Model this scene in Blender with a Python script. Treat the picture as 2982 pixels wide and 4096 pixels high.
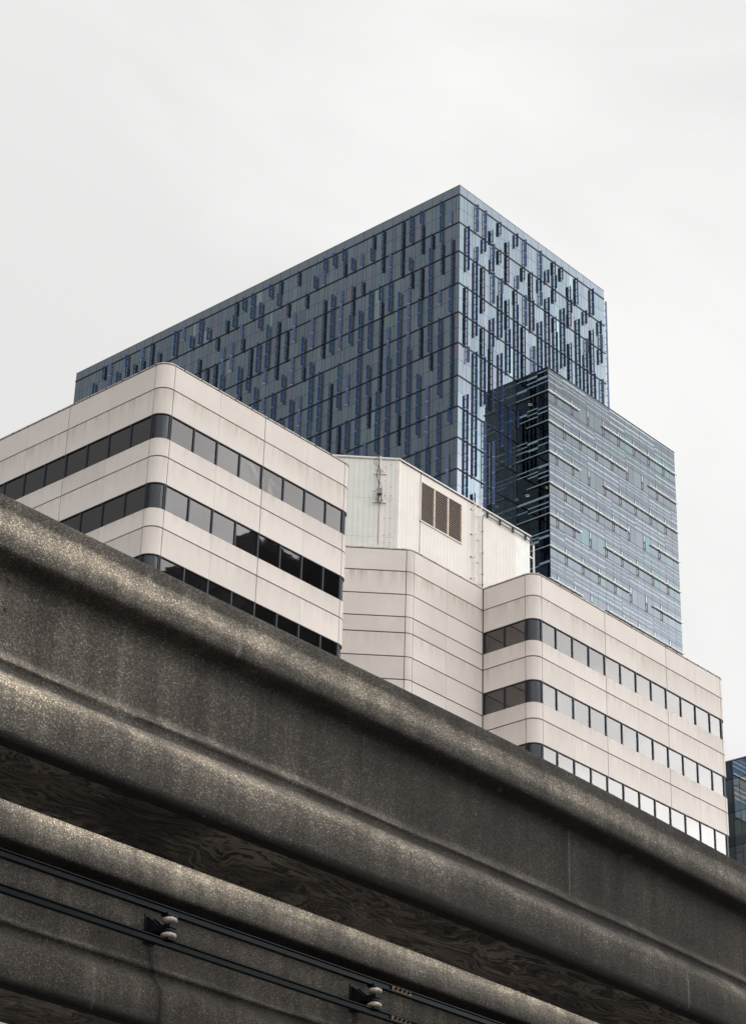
import bpy, bmesh, math, random
from math import radians as R_, sin, cos, pi, sqrt
from mathutils import Vector, Matrix

random.seed(11)
for o in list(bpy.data.objects):
    bpy.data.objects.remove(o)
sc = bpy.context.scene
COL = sc.collection

# ------------------------------------------------------------------ camera
YAW, PITCH, ROLL = R_(47.8525), R_(28.1107), R_(1.7413)
EYE = Vector((0, 0, 1.6))
_f = Vector((sin(YAW)*cos(PITCH), cos(YAW)*cos(PITCH), sin(PITCH)))
_r0 = Vector((cos(YAW), -sin(YAW), 0))
_u0 = _r0.cross(_f)
_r = _r0*cos(ROLL) + _u0*sin(ROLL)
_u = -_r0*sin(ROLL) + _u0*cos(ROLL)
cam = bpy.data.cameras.new('camera')
camo = bpy.data.objects.new('camera', cam)
COL.objects.link(camo)
camo.matrix_world = Matrix(((_r.x, _u.x, -_f.x, EYE.x), (_r.y, _u.y, -_f.y, EYE.y),
                            (_r.z, _u.z, -_f.z, EYE.z), (0, 0, 0, 1)))
cam.sensor_fit = 'VERTICAL'
cam.sensor_height = 36.0
cam.sensor_width = 36.0*2982/4096
cam.lens = 8798.8/4096*36.0
cam.clip_start = 0.1
cam.clip_end = 6000
sc.camera = camo
sc.render.resolution_x, sc.render.resolution_y = 745, 1024

# ------------------------------------------------------------------ view
vs = sc.view_settings
vs.view_transform = 'Standard'
vs.look = 'None'
vs.gamma = 1
vs.use_curve_mapping = False
vs.exposure = 0.0

# ------------------------------------------------------------------ sky and sun
SUN_AZ = math.atan2(-0.97, 0.25)          # direction towards the sun, on the ground plane
SUN_EL = R_(38)
w = bpy.data.worlds.new('World')
sc.world = w
w.use_nodes = True
wn, wl = w.node_tree.nodes, w.node_tree.links
wn.clear()
wo = wn.new('ShaderNodeOutputWorld')
bg = wn.new('ShaderNodeBackground')
bg.inputs['Strength'].default_value = 0.1
wl.new(bg.outputs[0], wo.inputs[0])
sky = wn.new('ShaderNodeTexSky')
sky.sky_type = 'NISHITA'
sky.sun_disc = False
sky.sun_elevation = SUN_EL
sky.sun_rotation = pi/2 - SUN_AZ
tc = wn.new('ShaderNodeTexCoord')
def wmath(op, a, b=None, c=None, clamp=False):
    m = wn.new('ShaderNodeMath'); m.operation = op; m.use_clamp = clamp
    for i_, v in enumerate((a, b, c)):
        if v is None: continue
        if isinstance(v, (int, float)): m.inputs[i_].default_value = v
        else: wl.new(v, m.inputs[i_])
    return m.outputs[0]
def lobe(direction, power, gain):
    d = Vector(direction).normalized()
    dot = wn.new('ShaderNodeVectorMath'); dot.operation = 'DOT_PRODUCT'
    dot.inputs[1].default_value = d
    wl.new(tc.outputs['Generated'], dot.inputs[0])
    return wmath('MULTIPLY', wmath('POWER', wmath('MAXIMUM', dot.outputs['Value'], 0.0), power), gain)
SUND = (cos(SUN_AZ)*cos(SUN_EL), sin(SUN_AZ)*cos(SUN_EL), sin(SUN_EL))
# overcast: grey, brighter overhead, round the veiled sun and in a low break of the cloud; duller to the north
cn = wn.new('ShaderNodeTexNoise')
cn.inputs['Scale'].default_value = 7.0
cn.inputs['Detail'].default_value = 4
cmap = wn.new('ShaderNodeMapping'); cmap.inputs['Scale'].default_value = (1, 1, 2.2)
wl.new(tc.outputs['Generated'], cmap.inputs[0]); wl.new(cmap.outputs[0], cn.inputs['Vector'])
brk = wmath('MULTIPLY_ADD', cn.outputs['Fac'], 2.8, -0.45, True)
lumv = wmath('ADD', wmath('ADD', lobe(SUND, 5, 8.0), lobe((0.80, -0.55, 0.14), 60, 85.0)), wmath('MULTIPLY', lobe((0.80, -0.55, 0.24), 30, 50.0), brk))
lumv = wmath('ADD', lumv, lobe((0, 0, 1), 6, 9.0))
lumv = wmath('ADD', lumv, lobe((-0.75, -0.65, 0.45), 2.5, 7.0))  # broad fill lobe added behind the camera to lift the left-facing walls
lumv = wmath('ADD', lumv, lobe((-0.74, 0.67, 0.35), 3, -5.6))
lumv = wmath('ADD', lumv, 8.75)
mp = wn.new('ShaderNodeMapping')
mp.inputs['Scale'].default_value = (1.0, 1.0, 1.9)
mp.inputs['Location'].default_value = (0.35, 0.1, 0.4)
wl.new(tc.outputs['Generated'], mp.inputs[0])
ns = wn.new('ShaderNodeTexNoise')
ns.inputs['Scale'].default_value = 1.9
ns.inputs['Detail'].default_value = 6
ns.inputs['Roughness'].default_value = 0.52
ns.inputs['Distortion'].default_value = 0.6
wl.new(mp.outputs[0], ns.inputs['Vector'])
rm = wn.new('ShaderNodeMapRange')
rm.inputs['From Min'].default_value = 0.40
rm.inputs['From Max'].default_value = 0.60
rm.inputs['To Min'].default_value = 0.95
rm.inputs['To Max'].default_value = 1.12
wl.new(ns.outputs['Fac'], rm.inputs['Value'])
ml = wn.new('ShaderNodeMath'); ml.operation = 'MULTIPLY'
wl.new(lumv, ml.inputs[0]); wl.new(rm.outputs[0], ml.inputs[1])
tint = wn.new('ShaderNodeVectorMath'); tint.operation = 'SCALE'
tint.inputs[0].default_value = (1.0, 0.992, 0.981)
wl.new(ml.outputs[0], tint.inputs['Scale'])
mixs = wn.new('ShaderNodeMix'); mixs.data_type = 'RGBA'
mixs.inputs['Factor'].default_value = 0.95
wl.new(sky.outputs[0], mixs.inputs['A'])
wl.new(tint.outputs[0], mixs.inputs['B'])
wl.new(mixs.outputs['Result'], bg.inputs['Color'])

sl = bpy.data.lights.new('sun', 'SUN')
sl.energy = 0.55
sl.angle = R_(34)
sl.color = (1.0, 0.94, 0.86)
so = bpy.data.objects.new('sun', sl)
COL.objects.link(so)
sd = Vector((cos(SUN_AZ)*cos(SUN_EL), sin(SUN_AZ)*cos(SUN_EL), sin(SUN_EL)))
so.rotation_euler = sd.to_track_quat('Z', 'Y').to_euler()
so.location = (0, 0, 200)

# ------------------------------------------------------------------ materials
def new_mat(name):
    m = bpy.data.materials.new(name)
    m.use_nodes = True
    n, l = m.node_tree.nodes, m.node_tree.links
    b = n['Principled BSDF']
    return m, n, l, b

def ramp(n, stops, mode='LINEAR'):
    r = n.new('ShaderNodeValToRGB')
    r.color_ramp.interpolation = mode
    e = r.color_ramp.elements
    while len(e) < len(stops):
        e.new(0.5)
    for i, (p, c) in enumerate(stops):
        e[i].position = p
        e[i].color = (*c, 1) if len(c) == 3 else c
    return r

def noise(n, l, scale, detail=4, rough=0.5, vec=None, dist=0):
    t = n.new('ShaderNodeTexNoise')
    t.inputs['Scale'].default_value = scale
    t.inputs['Detail'].default_value = detail
    t.inputs['Roughness'].default_value = rough
    t.inputs['Distortion'].default_value = dist
    if vec is not None:
        l.new(vec, t.inputs['Vector'])
    return t

def mapping(n, l, src, scale=(1, 1, 1), loc=(0, 0, 0), rot=(0, 0, 0)):
    m = n.new('ShaderNodeMapping')
    m.inputs['Scale'].default_value = scale
    m.inputs['Location'].default_value = loc
    m.inputs['Rotation'].default_value = rot
    l.new(src, m.inputs[0])
    return m.outputs[0]

def math_(n, l, op, a, b=None, c=None, clamp=False):
    m = n.new('ShaderNodeMath')
    m.operation = op
    m.use_clamp = clamp
    for i, v in enumerate((a, b, c)):
        if v is None:
            continue
        if isinstance(v, (int, float)):
            m.inputs[i].default_value = v
        else:
            l.new(v, m.inputs[i])
    return m.outputs[0]

def mixc(n, l, fac, a, b, blend='MIX'):
    m = n.new('ShaderNodeMix')
    m.data_type = 'RGBA'
    m.blend_type = blend
    for key, v in (('Factor', fac), ('A', a), ('B', b)):
        if isinstance(v, (int, float)):
            m.inputs[key].default_value = v
        elif isinstance(v, tuple):
            m.inputs[key].default_value = (*v, 1)
        else:
            l.new(v, m.inputs[key])
    return m.outputs['Result']

def plain(name, col, rough=0.6, metal=0.0, var=0.12, scale=3.0, bump=0.0):
    m, n, l, b = new_mat(name)
    g = n.new('ShaderNodeNewGeometry')
    t = noise(n, l, scale, 5, 0.6, g.outputs['Position'])
    lo = tuple(c*(1-var) for c in col); hi = tuple(min(1, c*(1+var)) for c in col)
    r = ramp(n, [(0.3, lo), (0.7, hi)])
    l.new(t.outputs['Fac'], r.inputs[0])
    l.new(r.outputs[0], b.inputs['Base Color'])
    b.inputs['Roughness'].default_value = rough
    b.inputs['Metallic'].default_value = metal
    if bump:
        bp = n.new('ShaderNodeBump')
        bp.inputs['Strength'].default_value = bump
        bp.inputs['Distance'].default_value = 0.01
        l.new(t.outputs['Fac'], bp.inputs['Height'])
        l.new(bp.outputs[0], b.inputs['Normal'])
    return m

def precast(name, streak, base=(0.62, 0.57, 0.535)):
    """pale precast concrete; rain streaks running down from each panel's top edge"""
    m, n, l, b = new_mat(name)
    g = n.new('ShaderNodeNewGeometry')
    pos = g.outputs['Position']
    tcn = n.new('ShaderNodeTexCoord')
    oi = n.new('ShaderNodeObjectInfo')
    # fine sandblasted grain + broad clouds of tone
    fine = noise(n, l, 9.0, 8, 0.75, pos)
    broad = noise(n, l, 0.55, 4, 0.55, pos)
    v = math_(n, l, 'MULTIPLY_ADD', fine.outputs['Fac'], 0.10, 0.95)
    v2 = math_(n, l, 'MULTIPLY_ADD', broad.outputs['Fac'], 0.22, 0.89)
    v3 = math_(n, l, 'MULTIPLY_ADD', oi.outputs['Random'], 0.12, 0.935)
    tot = math_(n, l, 'MULTIPLY', math_(n, l, 'MULTIPLY', v, v2), v3)
    col = n.new('ShaderNodeVectorMath'); col.operation = 'SCALE'
    col.inputs[0].default_value = base
    l.new(tot, col.inputs['Scale'])
    # streaks
    sep = n.new('ShaderNodeSeparateXYZ')
    l.new(tcn.outputs['Object'], sep.inputs[0])
    h = math_(n, l, 'ADD', sep.outputs['Z'], 0.5, clamp=True)
    st = noise(n, l, 1.0, 6, 0.62, mapping(n, l, pos, (2.6, 2.6, 0.22)))
    st2 = noise(n, l, 1.0, 5, 0.6, mapping(n, l, pos, (9, 9, 0.6), (3, 1, 7)))
    a = n.new('ShaderNodeMapRange')
    a.inputs['From Min'].default_value = 0.40; a.inputs['From Max'].default_value = 0.72
    l.new(st.outputs['Fac'], a.inputs['Value'])
    a2 = n.new('ShaderNodeMapRange')
    a2.inputs['From Min'].default_value = 0.35; a2.inputs['From Max'].default_value = 0.75
    l.new(st2.outputs['Fac'], a2.inputs['Value'])
    aa = math_(n, l, 'MULTIPLY_ADD', a2.outputs[0], 0.35, math_(n, l, 'MULTIPLY', a.outputs[0], 0.8))
    hh = math_(n, l, 'POWER', h, 1.6)
    fac = math_(n, l, 'MULTIPLY', math_(n, l, 'MULTIPLY', aa, hh), streak, clamp=True)
    dirt = mixc(n, l, fac, col.outputs[0], (0.42, 0.375, 0.315))
    l.new(dirt, b.inputs['Base Color'])
    b.inputs['Roughness'].default_value = 0.72
    b.inputs['Specular IOR Level'].default_value = 0.25
    bp = n.new('ShaderNodeBump')
    bp.inputs['Strength'].default_value = 0.25
    bp.inputs['Distance'].default_value = 0.006
    l.new(fine.outputs['Fac'], bp.inputs['Height'])
    l.new(bp.outputs[0], b.inputs['Normal'])
    return m

def see_glass(name, gloss=(0.5, 0.5, 0.52), trans=(0.2, 0.22, 0.23), refl=0.55, rough=0.02, wav=0.0, blend=0.22, wscale=(0.9, 0.9, 0.9)):
    """coated glazing: a mirror film over a tinted pane with a real room behind it"""
    m = bpy.data.materials.new(name)
    m.use_nodes = True
    n, l = m.node_tree.nodes, m.node_tree.links
    n.clear()
    out = n.new('ShaderNodeOutputMaterial')
    gl = n.new('ShaderNodeBsdfGlossy'); gl.inputs['Roughness'].default_value = rough
    gl.inputs['Color'].default_value = (*gloss, 1)
    tr = n.new('ShaderNodeBsdfTransparent'); tr.inputs['Color'].default_value = (*trans, 1)
    mx = n.new('ShaderNodeMixShader')
    lw = n.new('ShaderNodeLayerWeight'); lw.inputs['Blend'].default_value = blend
    fac = math_(n, l, 'MULTIPLY_ADD', lw.outputs['Fresnel'], 1-refl, refl, clamp=True)
    l.new(fac, mx.inputs[0]); l.new(tr.outputs[0], mx.inputs[1]); l.new(gl.outputs[0], mx.inputs[2])
    l.new(mx.outputs[0], out.inputs[0])
    if wav:
        g = n.new('ShaderNodeNewGeometry')
        t = noise(n, l, 1.0, 2, 0.4, mapping(n, l, g.outputs['Position'], wscale), 0.6)
        bp = n.new('ShaderNodeBump'); bp.inputs['Strength'].default_value = 1.0
        bp.inputs['Distance'].default_value = wav
        l.new(t.outputs['Fac'], bp.inputs['Height'])
        l.new(bp.outputs[0], gl.inputs['Normal'])
    return m

def curtain_glass(name, attr):
    """opaque reflecting curtain-wall glass, each pane with its own tint and tilt"""
    m, n, l, b = new_mat(name)
    if attr:
        a = n.new('ShaderNodeAttribute'); a.attribute_name = 'tint'; c = a.outputs['Color']
    else:
        a = n.new('ShaderNodeObjectInfo'); c = a.outputs['Color']
    g = n.new('ShaderNodeNewGeometry')
    t = noise(n, l, 0.35, 3, 0.5, g.outputs['Position'], 0.5)
    r = n.new('ShaderNodeMapRange')
    r.inputs['To Min'].default_value = 0.86; r.inputs['To Max'].default_value = 1.12
    l.new(t.outputs['Fac'], r.inputs['Value'])
    s = n.new('ShaderNodeVectorMath'); s.operation = 'SCALE'
    l.new(c, s.inputs[0]); l.new(r.outputs[0], s.inputs['Scale'])
    l.new(s.outputs[0], b.inputs['Base Color'])
    b.inputs['Metallic'].default_value = 0.92
    b.inputs['Roughness'].default_value = 0.03
    return m

def aggregate(name, shade=1.0, bands=None, xdark=None, drips=(), dark_tone=(0.030, 0.028, 0.027)):
    """weathered exposed-aggregate concrete: pebbles, dark algae film, height bands of washed wear, painted highlight and shade"""
    m, n, l, b = new_mat(name)
    g = n.new('ShaderNodeNewGeometry')
    pos = g.outputs['Position']
    sep = n.new('ShaderNodeSeparateXYZ'); l.new(pos, sep.inputs[0])
    vo = n.new('ShaderNodeTexVoronoi'); vo.inputs['Scale'].default_value = 120
    l.new(pos, vo.inputs['Vector'])
    vo2 = n.new('ShaderNodeTexVoronoi'); vo2.inputs['Scale'].default_value = 48
    l.new(pos, vo2.inputs['Vector'])
    cellr = n.new('ShaderNodeSeparateColor'); l.new(vo.outputs['Color'], cellr.inputs[0])
    grain = noise(n, l, 75, 6, 0.75, pos)
    # pebble tone: most cells dull, some pale
    pr = ramp(n, [(0.0, (0.5, 0.5, 0.5)), (0.65, (0.82, 0.82, 0.82)), (0.86, (1.3, 1.3, 1.3)), (0.94, (1.7, 1.7, 1.7)), (1.0, (2.5, 2.5, 2.5))])
    l.new(cellr.outputs['Red'], pr.inputs[0])
    # washed wear with painted highlights and under-flange shade by height, broken up by noise
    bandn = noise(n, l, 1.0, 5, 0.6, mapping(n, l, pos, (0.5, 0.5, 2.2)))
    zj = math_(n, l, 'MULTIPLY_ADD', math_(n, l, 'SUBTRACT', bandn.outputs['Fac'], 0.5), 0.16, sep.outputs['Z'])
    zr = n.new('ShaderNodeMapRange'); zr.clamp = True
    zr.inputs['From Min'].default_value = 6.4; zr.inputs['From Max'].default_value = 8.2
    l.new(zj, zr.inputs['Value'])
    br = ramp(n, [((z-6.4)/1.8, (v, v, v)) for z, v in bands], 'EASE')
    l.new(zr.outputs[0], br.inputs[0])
    patch = noise(n, l, 1.3, 6, 0.62, pos)
    pm = n.new('ShaderNodeMapRange')
    pm.inputs['From Min'].default_value = 0.35; pm.inputs['From Max'].default_value = 0.7
    pm.inputs['To Min'].default_value = 0.62; pm.inputs['To Max'].default_value = 1.25
    l.new(patch.outputs['Fac'], pm.inputs['Value'])
    # vertical runs
    runs = noise(n, l, 1.0, 6, 0.6, mapping(n, l, pos, (5.5, 5.5, 0.30)), 0.4)
    rr = n.new('ShaderNodeMapRange')
    rr.inputs['From Min'].default_value = 0.36; rr.inputs['From Max'].default_value = 0.64
    rr.inputs['To Min'].default_value = 0.70; rr.inputs['To Max'].default_value = 1.18
    l.new(runs.outputs['Fac'], rr.inputs['Value'])
    v = math_(n, l, 'MULTIPLY', br.outputs[0], pm.outputs[0])
    v = math_(n, l, 'MULTIPLY', v, rr.outputs[0])
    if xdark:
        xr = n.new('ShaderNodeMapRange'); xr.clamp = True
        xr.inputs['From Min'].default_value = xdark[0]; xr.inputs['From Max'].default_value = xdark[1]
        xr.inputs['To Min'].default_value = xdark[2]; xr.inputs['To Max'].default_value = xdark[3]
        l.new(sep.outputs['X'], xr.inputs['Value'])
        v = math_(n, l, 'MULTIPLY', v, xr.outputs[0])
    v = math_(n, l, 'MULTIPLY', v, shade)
    # air holes
    bh = n.new('ShaderNodeTexVoronoi'); bh.inputs['Scale'].default_value = 7.0
    l.new(pos, bh.inputs['Vector'])
    bhm = n.new('ShaderNodeMapRange'); bhm.clamp = True
    bhm.inputs['From Min'].default_value = 0.035; bhm.inputs['From Max'].default_value = 0.07
    bhm.inputs['To Min'].default_value = 0.15
    l.new(bh.outputs['Distance'], bhm.inputs['Value'])
    v = math_(n, l, 'MULTIPLY', v, bhm.outputs[0])
    for xd in drips:
        # rust-black run below each bracket
        dx = math_(n, l, 'ADD', math_(n, l, 'SUBTRACT', sep.outputs['X'], xd), math_(n, l, 'MULTIPLY', math_(n, l, 'SUBTRACT', patch.outputs['Fac'], 0.5), 0.12))
        e = math_(n, l, 'DIVIDE', math_(n, l, 'ABSOLUTE', dx), 0.055, clamp=True)
        below = n.new('ShaderNodeMapRange'); below.clamp = True
        below.inputs['From Min'].default_value = 7.15; below.inputs['From Max'].default_value = 7.35
        l.new(sep.outputs['Z'], below.inputs['Value'])
        v = math_(n, l, 'MULTIPLY', v, math_(n, l, 'MAXIMUM', math_(n, l, 'MULTIPLY_ADD', e, 0.75, 0.25), below.outputs[0]))
    peb = math_(n, l, 'MULTIPLY', v, pr.outputs[0])
    gr = n.new('ShaderNodeMapRange')
    gr.inputs['From Min'].default_value = 0.3; gr.inputs['From Max'].default_value = 0.7
    gr.inputs['To Min'].default_value = 0.4; gr.inputs['To Max'].default_value = 1.6
    l.new(grain.outputs['Fac'], gr.inputs['Value'])
    peb = math_(n, l, 'MULTIPLY', peb, gr.outputs[0])
    warm = mixc(n, l, cellr.outputs['Green'], (0.250, 0.212, 0.160), (0.238, 0.216, 0.194))
    sc_ = n.new('ShaderNodeVectorMath'); sc_.operation = 'SCALE'
    l.new(warm, sc_.inputs[0]); l.new(peb, sc_.inputs['Scale'])
    wf = math_(n, l, 'MULTIPLY', v, 0.75, clamp=True)
    warm2 = mixc(n, l, wf, (0.218, 0.200, 0.180), (0.265, 0.226, 0.170))
    wmx = mixc(n, l, 0.6, warm, warm2)
    l.new(wmx, sc_.inputs[0])
    # thin pale lime runs
    lime = noise(n, l, 1.0, 3, 0.5, mapping(n, l, pos, (9.0, 9.0, 0.35), (5, 0, 0)))
    lm = n.new('ShaderNodeMapRange'); lm.clamp = True
    lm.inputs['From Min'].default_value = 0.66; lm.inputs['From Max'].default_value = 0.76
    lm.inputs['To Max'].default_value = 0.05
    l.new(lime.outputs['Fac'], lm.inputs['Value'])
    limv = n.new('ShaderNodeCombineXYZ')
    for k_ in range(3): l.new(lm.outputs[0], limv.inputs[k_])
    add0 = n.new('ShaderNodeVectorMath'); add0.operation = 'ADD'
    l.new(sc_.outputs[0], add0.inputs[0]); l.new(limv.outputs[0], add0.inputs[1])
    sc_ = add0
    add = n.new('ShaderNodeVectorMath'); add.operation = 'ADD'
    l.new(sc_.outputs[0], add.inputs[0]); add.inputs[1].default_value = tuple(c*0.35 for c in dark_tone)
    l.new(add.outputs[0], b.inputs['Base Color'])
    b.inputs['Roughness'].default_value = 0.85
    b.inputs['Specular IOR Level'].default_value = 0.15
    hsum = math_(n, l, 'MULTIPLY_ADD', vo2.outputs['Distance'], 0.6, math_(n, l, 'MULTIPLY_ADD', vo.outputs['Distance'], -1.0, grain.outputs['Fac']))
    bp = n.new('ShaderNodeBump'); bp.inputs['Strength'].default_value = 0.8
    bp.inputs['Distance'].default_value = 0.008
    l.new(hsum, bp.inputs['Height'])
    l.new(bp.outputs[0], b.inputs['Normal'])
    return m

def soffit_mat():
    """smooth-cast underside with swirling dark water marks"""
    m, n, l, b = new_mat('stained_soffit')
    g = n.new('ShaderNodeNewGeometry')
    pos = g.outputs['Position']
    # flow field: position pushed about by big slow noise, then read as thin drawn-out films
    warp = noise(n, l, 1.1, 3, 0.5, mapping(n, l, pos, (0.8, 1.6, 1.0)), 1.2)
    sc_ = n.new('ShaderNodeVectorMath'); sc_.operation = 'MULTIPLY_ADD'
    l.new(warp.outputs['Color'], sc_.inputs[0]); sc_.inputs[1].default_value = (1.3, 0.8, 0)
    l.new(pos, sc_.inputs[2])
    wv = n.new('ShaderNodeTexNoise')
    wv.inputs['Scale'].default_value = 1.0
    wv.inputs['Detail'].default_value = 7
    wv.inputs['Roughness'].default_value = 0.62
    wv.inputs['Distortion'].default_value = 1.6
    l.new(mapping(n, l, sc_.outputs[0], (0.32, 2.0, 1.0), (0, 0, 0), (0, 0, 0.25)), wv.inputs['Vector'])
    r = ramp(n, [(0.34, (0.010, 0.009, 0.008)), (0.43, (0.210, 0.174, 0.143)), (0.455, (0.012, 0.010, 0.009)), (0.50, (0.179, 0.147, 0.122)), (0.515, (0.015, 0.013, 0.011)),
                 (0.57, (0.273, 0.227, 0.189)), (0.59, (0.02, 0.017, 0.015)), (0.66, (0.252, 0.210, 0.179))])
    l.new(wv.outputs['Fac'], r.inputs[0])
    big = noise(n, l, 0.8, 4, 0.5, mapping(n, l, pos, (1, 1, 1), (4, 2, 0)))
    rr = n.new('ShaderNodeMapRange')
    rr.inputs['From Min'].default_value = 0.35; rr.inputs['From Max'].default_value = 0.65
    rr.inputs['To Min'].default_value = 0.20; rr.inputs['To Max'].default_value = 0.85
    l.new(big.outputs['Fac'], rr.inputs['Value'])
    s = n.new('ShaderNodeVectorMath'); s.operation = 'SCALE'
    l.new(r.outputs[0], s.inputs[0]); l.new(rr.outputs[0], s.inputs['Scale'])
    l.new(s.outputs[0], b.inputs['Base Color'])
    b.inputs['Roughness'].default_value = 0.7
    b.inputs['Specular IOR Level'].default_value = 0.06
    return m

M = {}
M['panel_clean'] = precast('precast_clean', 0.22)
M['panel_streak'] = precast('precast_streaked', 1.2)
M['panel_low'] = precast('precast_light_streak', 0.7)
M['joint'] = plain('joint_sealant', (0.022, 0.022, 0.025), 0.8)
M['frame'] = plain('dark_window_frame', (0.022, 0.026, 0.034), 0.4, 0.3)
M['room'] = plain('dark_office_room', (0.018, 0.017, 0.017), 0.9)
M['office_glass'] = see_glass('office_glass', (0.95, 0.93, 0.92), (0.36, 0.36, 0.37), 0.10, 0.015, 0.0016)
M['corner_glass'] = see_glass('curved_corner_glass', (0.75, 0.80, 0.88), (0.30, 0.31, 0.33), 0.05, 0.05, 0.02, 0.12, (14, 14, 0.05))
M['blind'] = plain('roller_blind', (0.50, 0.45, 0.40), 0.9)
M['coping'] = plain('coping_metal', (0.40, 0.37, 0.34), 0.5, 0.2, 0.25, 5)
M['siding'] = plain('painted_siding', (0.66, 0.62, 0.575), 0.55, 0.0, 0.05, 1.2)
M['siding_green'] = plain('painted_siding_cool', (0.60, 0.60, 0.565), 0.55, 0.0, 0.05, 1.2)
M['siding_white'] = plain('painted_siding_fresh', (0.72, 0.72, 0.69), 0.5, 0.0, 0.07, 1.5)
M['rust_paint'] = plain('rusting_cream_paint', (0.62, 0.52, 0.44), 0.6, 0.0, 0.22, 7)
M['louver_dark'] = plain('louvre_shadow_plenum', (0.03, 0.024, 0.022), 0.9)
M['slat'] = plain('louvre_slat_paint', (0.74, 0.64, 0.57), 0.6, 0.0, 0.2, 6)
M['white_steel'] = plain('white_painted_steel', (0.70, 0.67, 0.63), 0.45, 0.0, 0.06)
M['conduit'] = plain('grey_conduit', (0.10, 0.11, 0.12), 0.45, 0.5)
M['cable'] = plain('black_cable', (0.02, 0.02, 0.022), 0.6)
M['box_grey'] = plain('grey_box', (0.20, 0.20, 0.21), 0.5)
M['red_tag'] = plain('red_label', (0.45, 0.05, 0.06), 0.5)
M['tower_glass'] = curtain_glass('tower_glass', False)
M['tower_glass_far'] = curtain_glass('tower_glass_far', True)
M['mullion'] = plain('charcoal_mullion', (0.012, 0.014, 0.018), 0.5, 0.2)
M['fin'] = plain('blue_fin_paint', (0.007, 0.042, 0.140), 0.38, 0.0, 0.10)
M['tie'] = plain('white_fin_spacer', (0.6, 0.64, 0.66), 0.4)
M['dark_glass'] = see_glass('dark_lobby_glass', (0.50, 0.56, 0.64), (0.40, 0.48, 0.50), 0.05, 0.01, 0.0, 0.2)
M['hotel_room'] = plain('dark_room_wall', (0.020, 0.026, 0.030), 0.9)
M['frit'] = plain('pale_frit_stripe', (0.29, 0.36, 0.39), 0.4)
M['frit_side'] = plain('pale_frit_stripe_side', (0.24, 0.33, 0.385), 0.4)
M['rail_white'] = plain('silver_tube_rail', (0.85, 0.85, 0.83), 0.3, 0.0, 0.04)
M['vent_frame'] = plain('mauve_grey_vent_frame', (0.085, 0.08, 0.09), 0.5)
M['steel'] = plain('dull_blue_black_steel', (0.006, 0.0075, 0.010), 0.34, 0.0, 0.3, 9)
M['steel'].node_tree.nodes['Principled BSDF'].inputs['Specular IOR Level'].default_value = 0.05
M['black_steel'] = plain('black_painted_bracket', (0.012, 0.015, 0.019), 0.5, 0.3, 0.3, 12)
M['black_steel'].node_tree.nodes['Principled BSDF'].inputs['Specular IOR Level'].default_value = 0.12
M['porcelain'] = plain('grimy_cream_porcelain', (0.36, 0.32, 0.265), 0.4, 0.0, 0.45, 30)
M['rust'] = plain('rusty_splice_steel', (0.17, 0.11, 0.065), 0.8, 0.2, 0.4, 30)
M['ground'] = plain('worn_pale_paving', (0.15, 0.145, 0.14), 0.9, 0, 0.3, 4)
M['sidewalk'] = plain('pavement_concrete', (0.30, 0.29, 0.27), 0.85, 0, 0.15, 2)
M['beam_near'] = aggregate('weathered_aggregate_near', 1.0,  # bands mix washed wear with painted ledge highlight and flange shadow
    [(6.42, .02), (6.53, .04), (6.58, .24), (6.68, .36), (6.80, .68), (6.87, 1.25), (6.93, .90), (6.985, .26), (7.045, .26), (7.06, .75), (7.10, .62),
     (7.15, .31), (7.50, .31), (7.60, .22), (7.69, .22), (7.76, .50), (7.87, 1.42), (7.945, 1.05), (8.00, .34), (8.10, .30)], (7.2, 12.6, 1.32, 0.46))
M['beam_far'] = aggregate('weathered_aggregate_far', 0.62,  # band table includes the shadow strip painted below the top flange
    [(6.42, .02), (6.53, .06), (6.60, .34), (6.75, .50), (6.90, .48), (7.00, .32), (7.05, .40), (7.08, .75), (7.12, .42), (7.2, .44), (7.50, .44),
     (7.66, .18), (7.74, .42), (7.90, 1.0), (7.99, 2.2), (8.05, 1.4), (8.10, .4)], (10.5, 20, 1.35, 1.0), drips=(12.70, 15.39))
M['soffit'] = soffit_mat()
M['edge_stain'] = plain('black_drip_edge', (0.012, 0.011, 0.010), 0.8, 0, 0.5, 6)
M['edge_stain'].node_tree.nodes['Principled BSDF'].inputs['Specular IOR Level'].default_value = 0.05
M['tie_hole'] = plain('form_tie_hole', (0.01, 0.01, 0.01), 0.9)
M['city_dark'] = plain('dark_stone_cladding', (0.055, 0.055, 0.058), 0.7)
M['city_pane'] = plain('dark_reflective_pane', (0.02, 0.024, 0.028), 0.12, 0.2)
M['city_mid'] = plain('grey_stone_cladding', (0.12, 0.115, 0.11), 0.7)

def emis(name, col, s):
    m, n, l, b = new_mat(name)
    b.inputs['Base Color'].default_value = (*col, 1)
    b.inputs['Emission Color'].default_value = (*col, 1)
    b.inputs['Emission Strength'].default_value = s
    return m
M['lamp'] = emis('lit_ring_lamp', (1.0, 0.72, 0.42), 2.2)
M['lamp_soft'] = emis('lit_tube_lamp', (1.0, 0.62, 0.28), 4.0)

# ------------------------------------------------------------------ helpers
def tag(o, label=None, cat=None, group=None, kind=None):
    if label: o['label'] = label
    if cat: o['category'] = cat
    if group: o['group'] = group
    if kind: o['kind'] = kind
    return o

def root(name, loc, label, cat, group=None):
    o = bpy.data.objects.new(name, None)
    COL.objects.link(o)
    o.location = loc
    o.empty_display_size = 1
    return tag(o, label, cat, group)

def wloc(o):
    v = Vector(o.location)
    p = o.parent
    while p:
        v += Vector(p.location)
        p = p.parent
    return v

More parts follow.
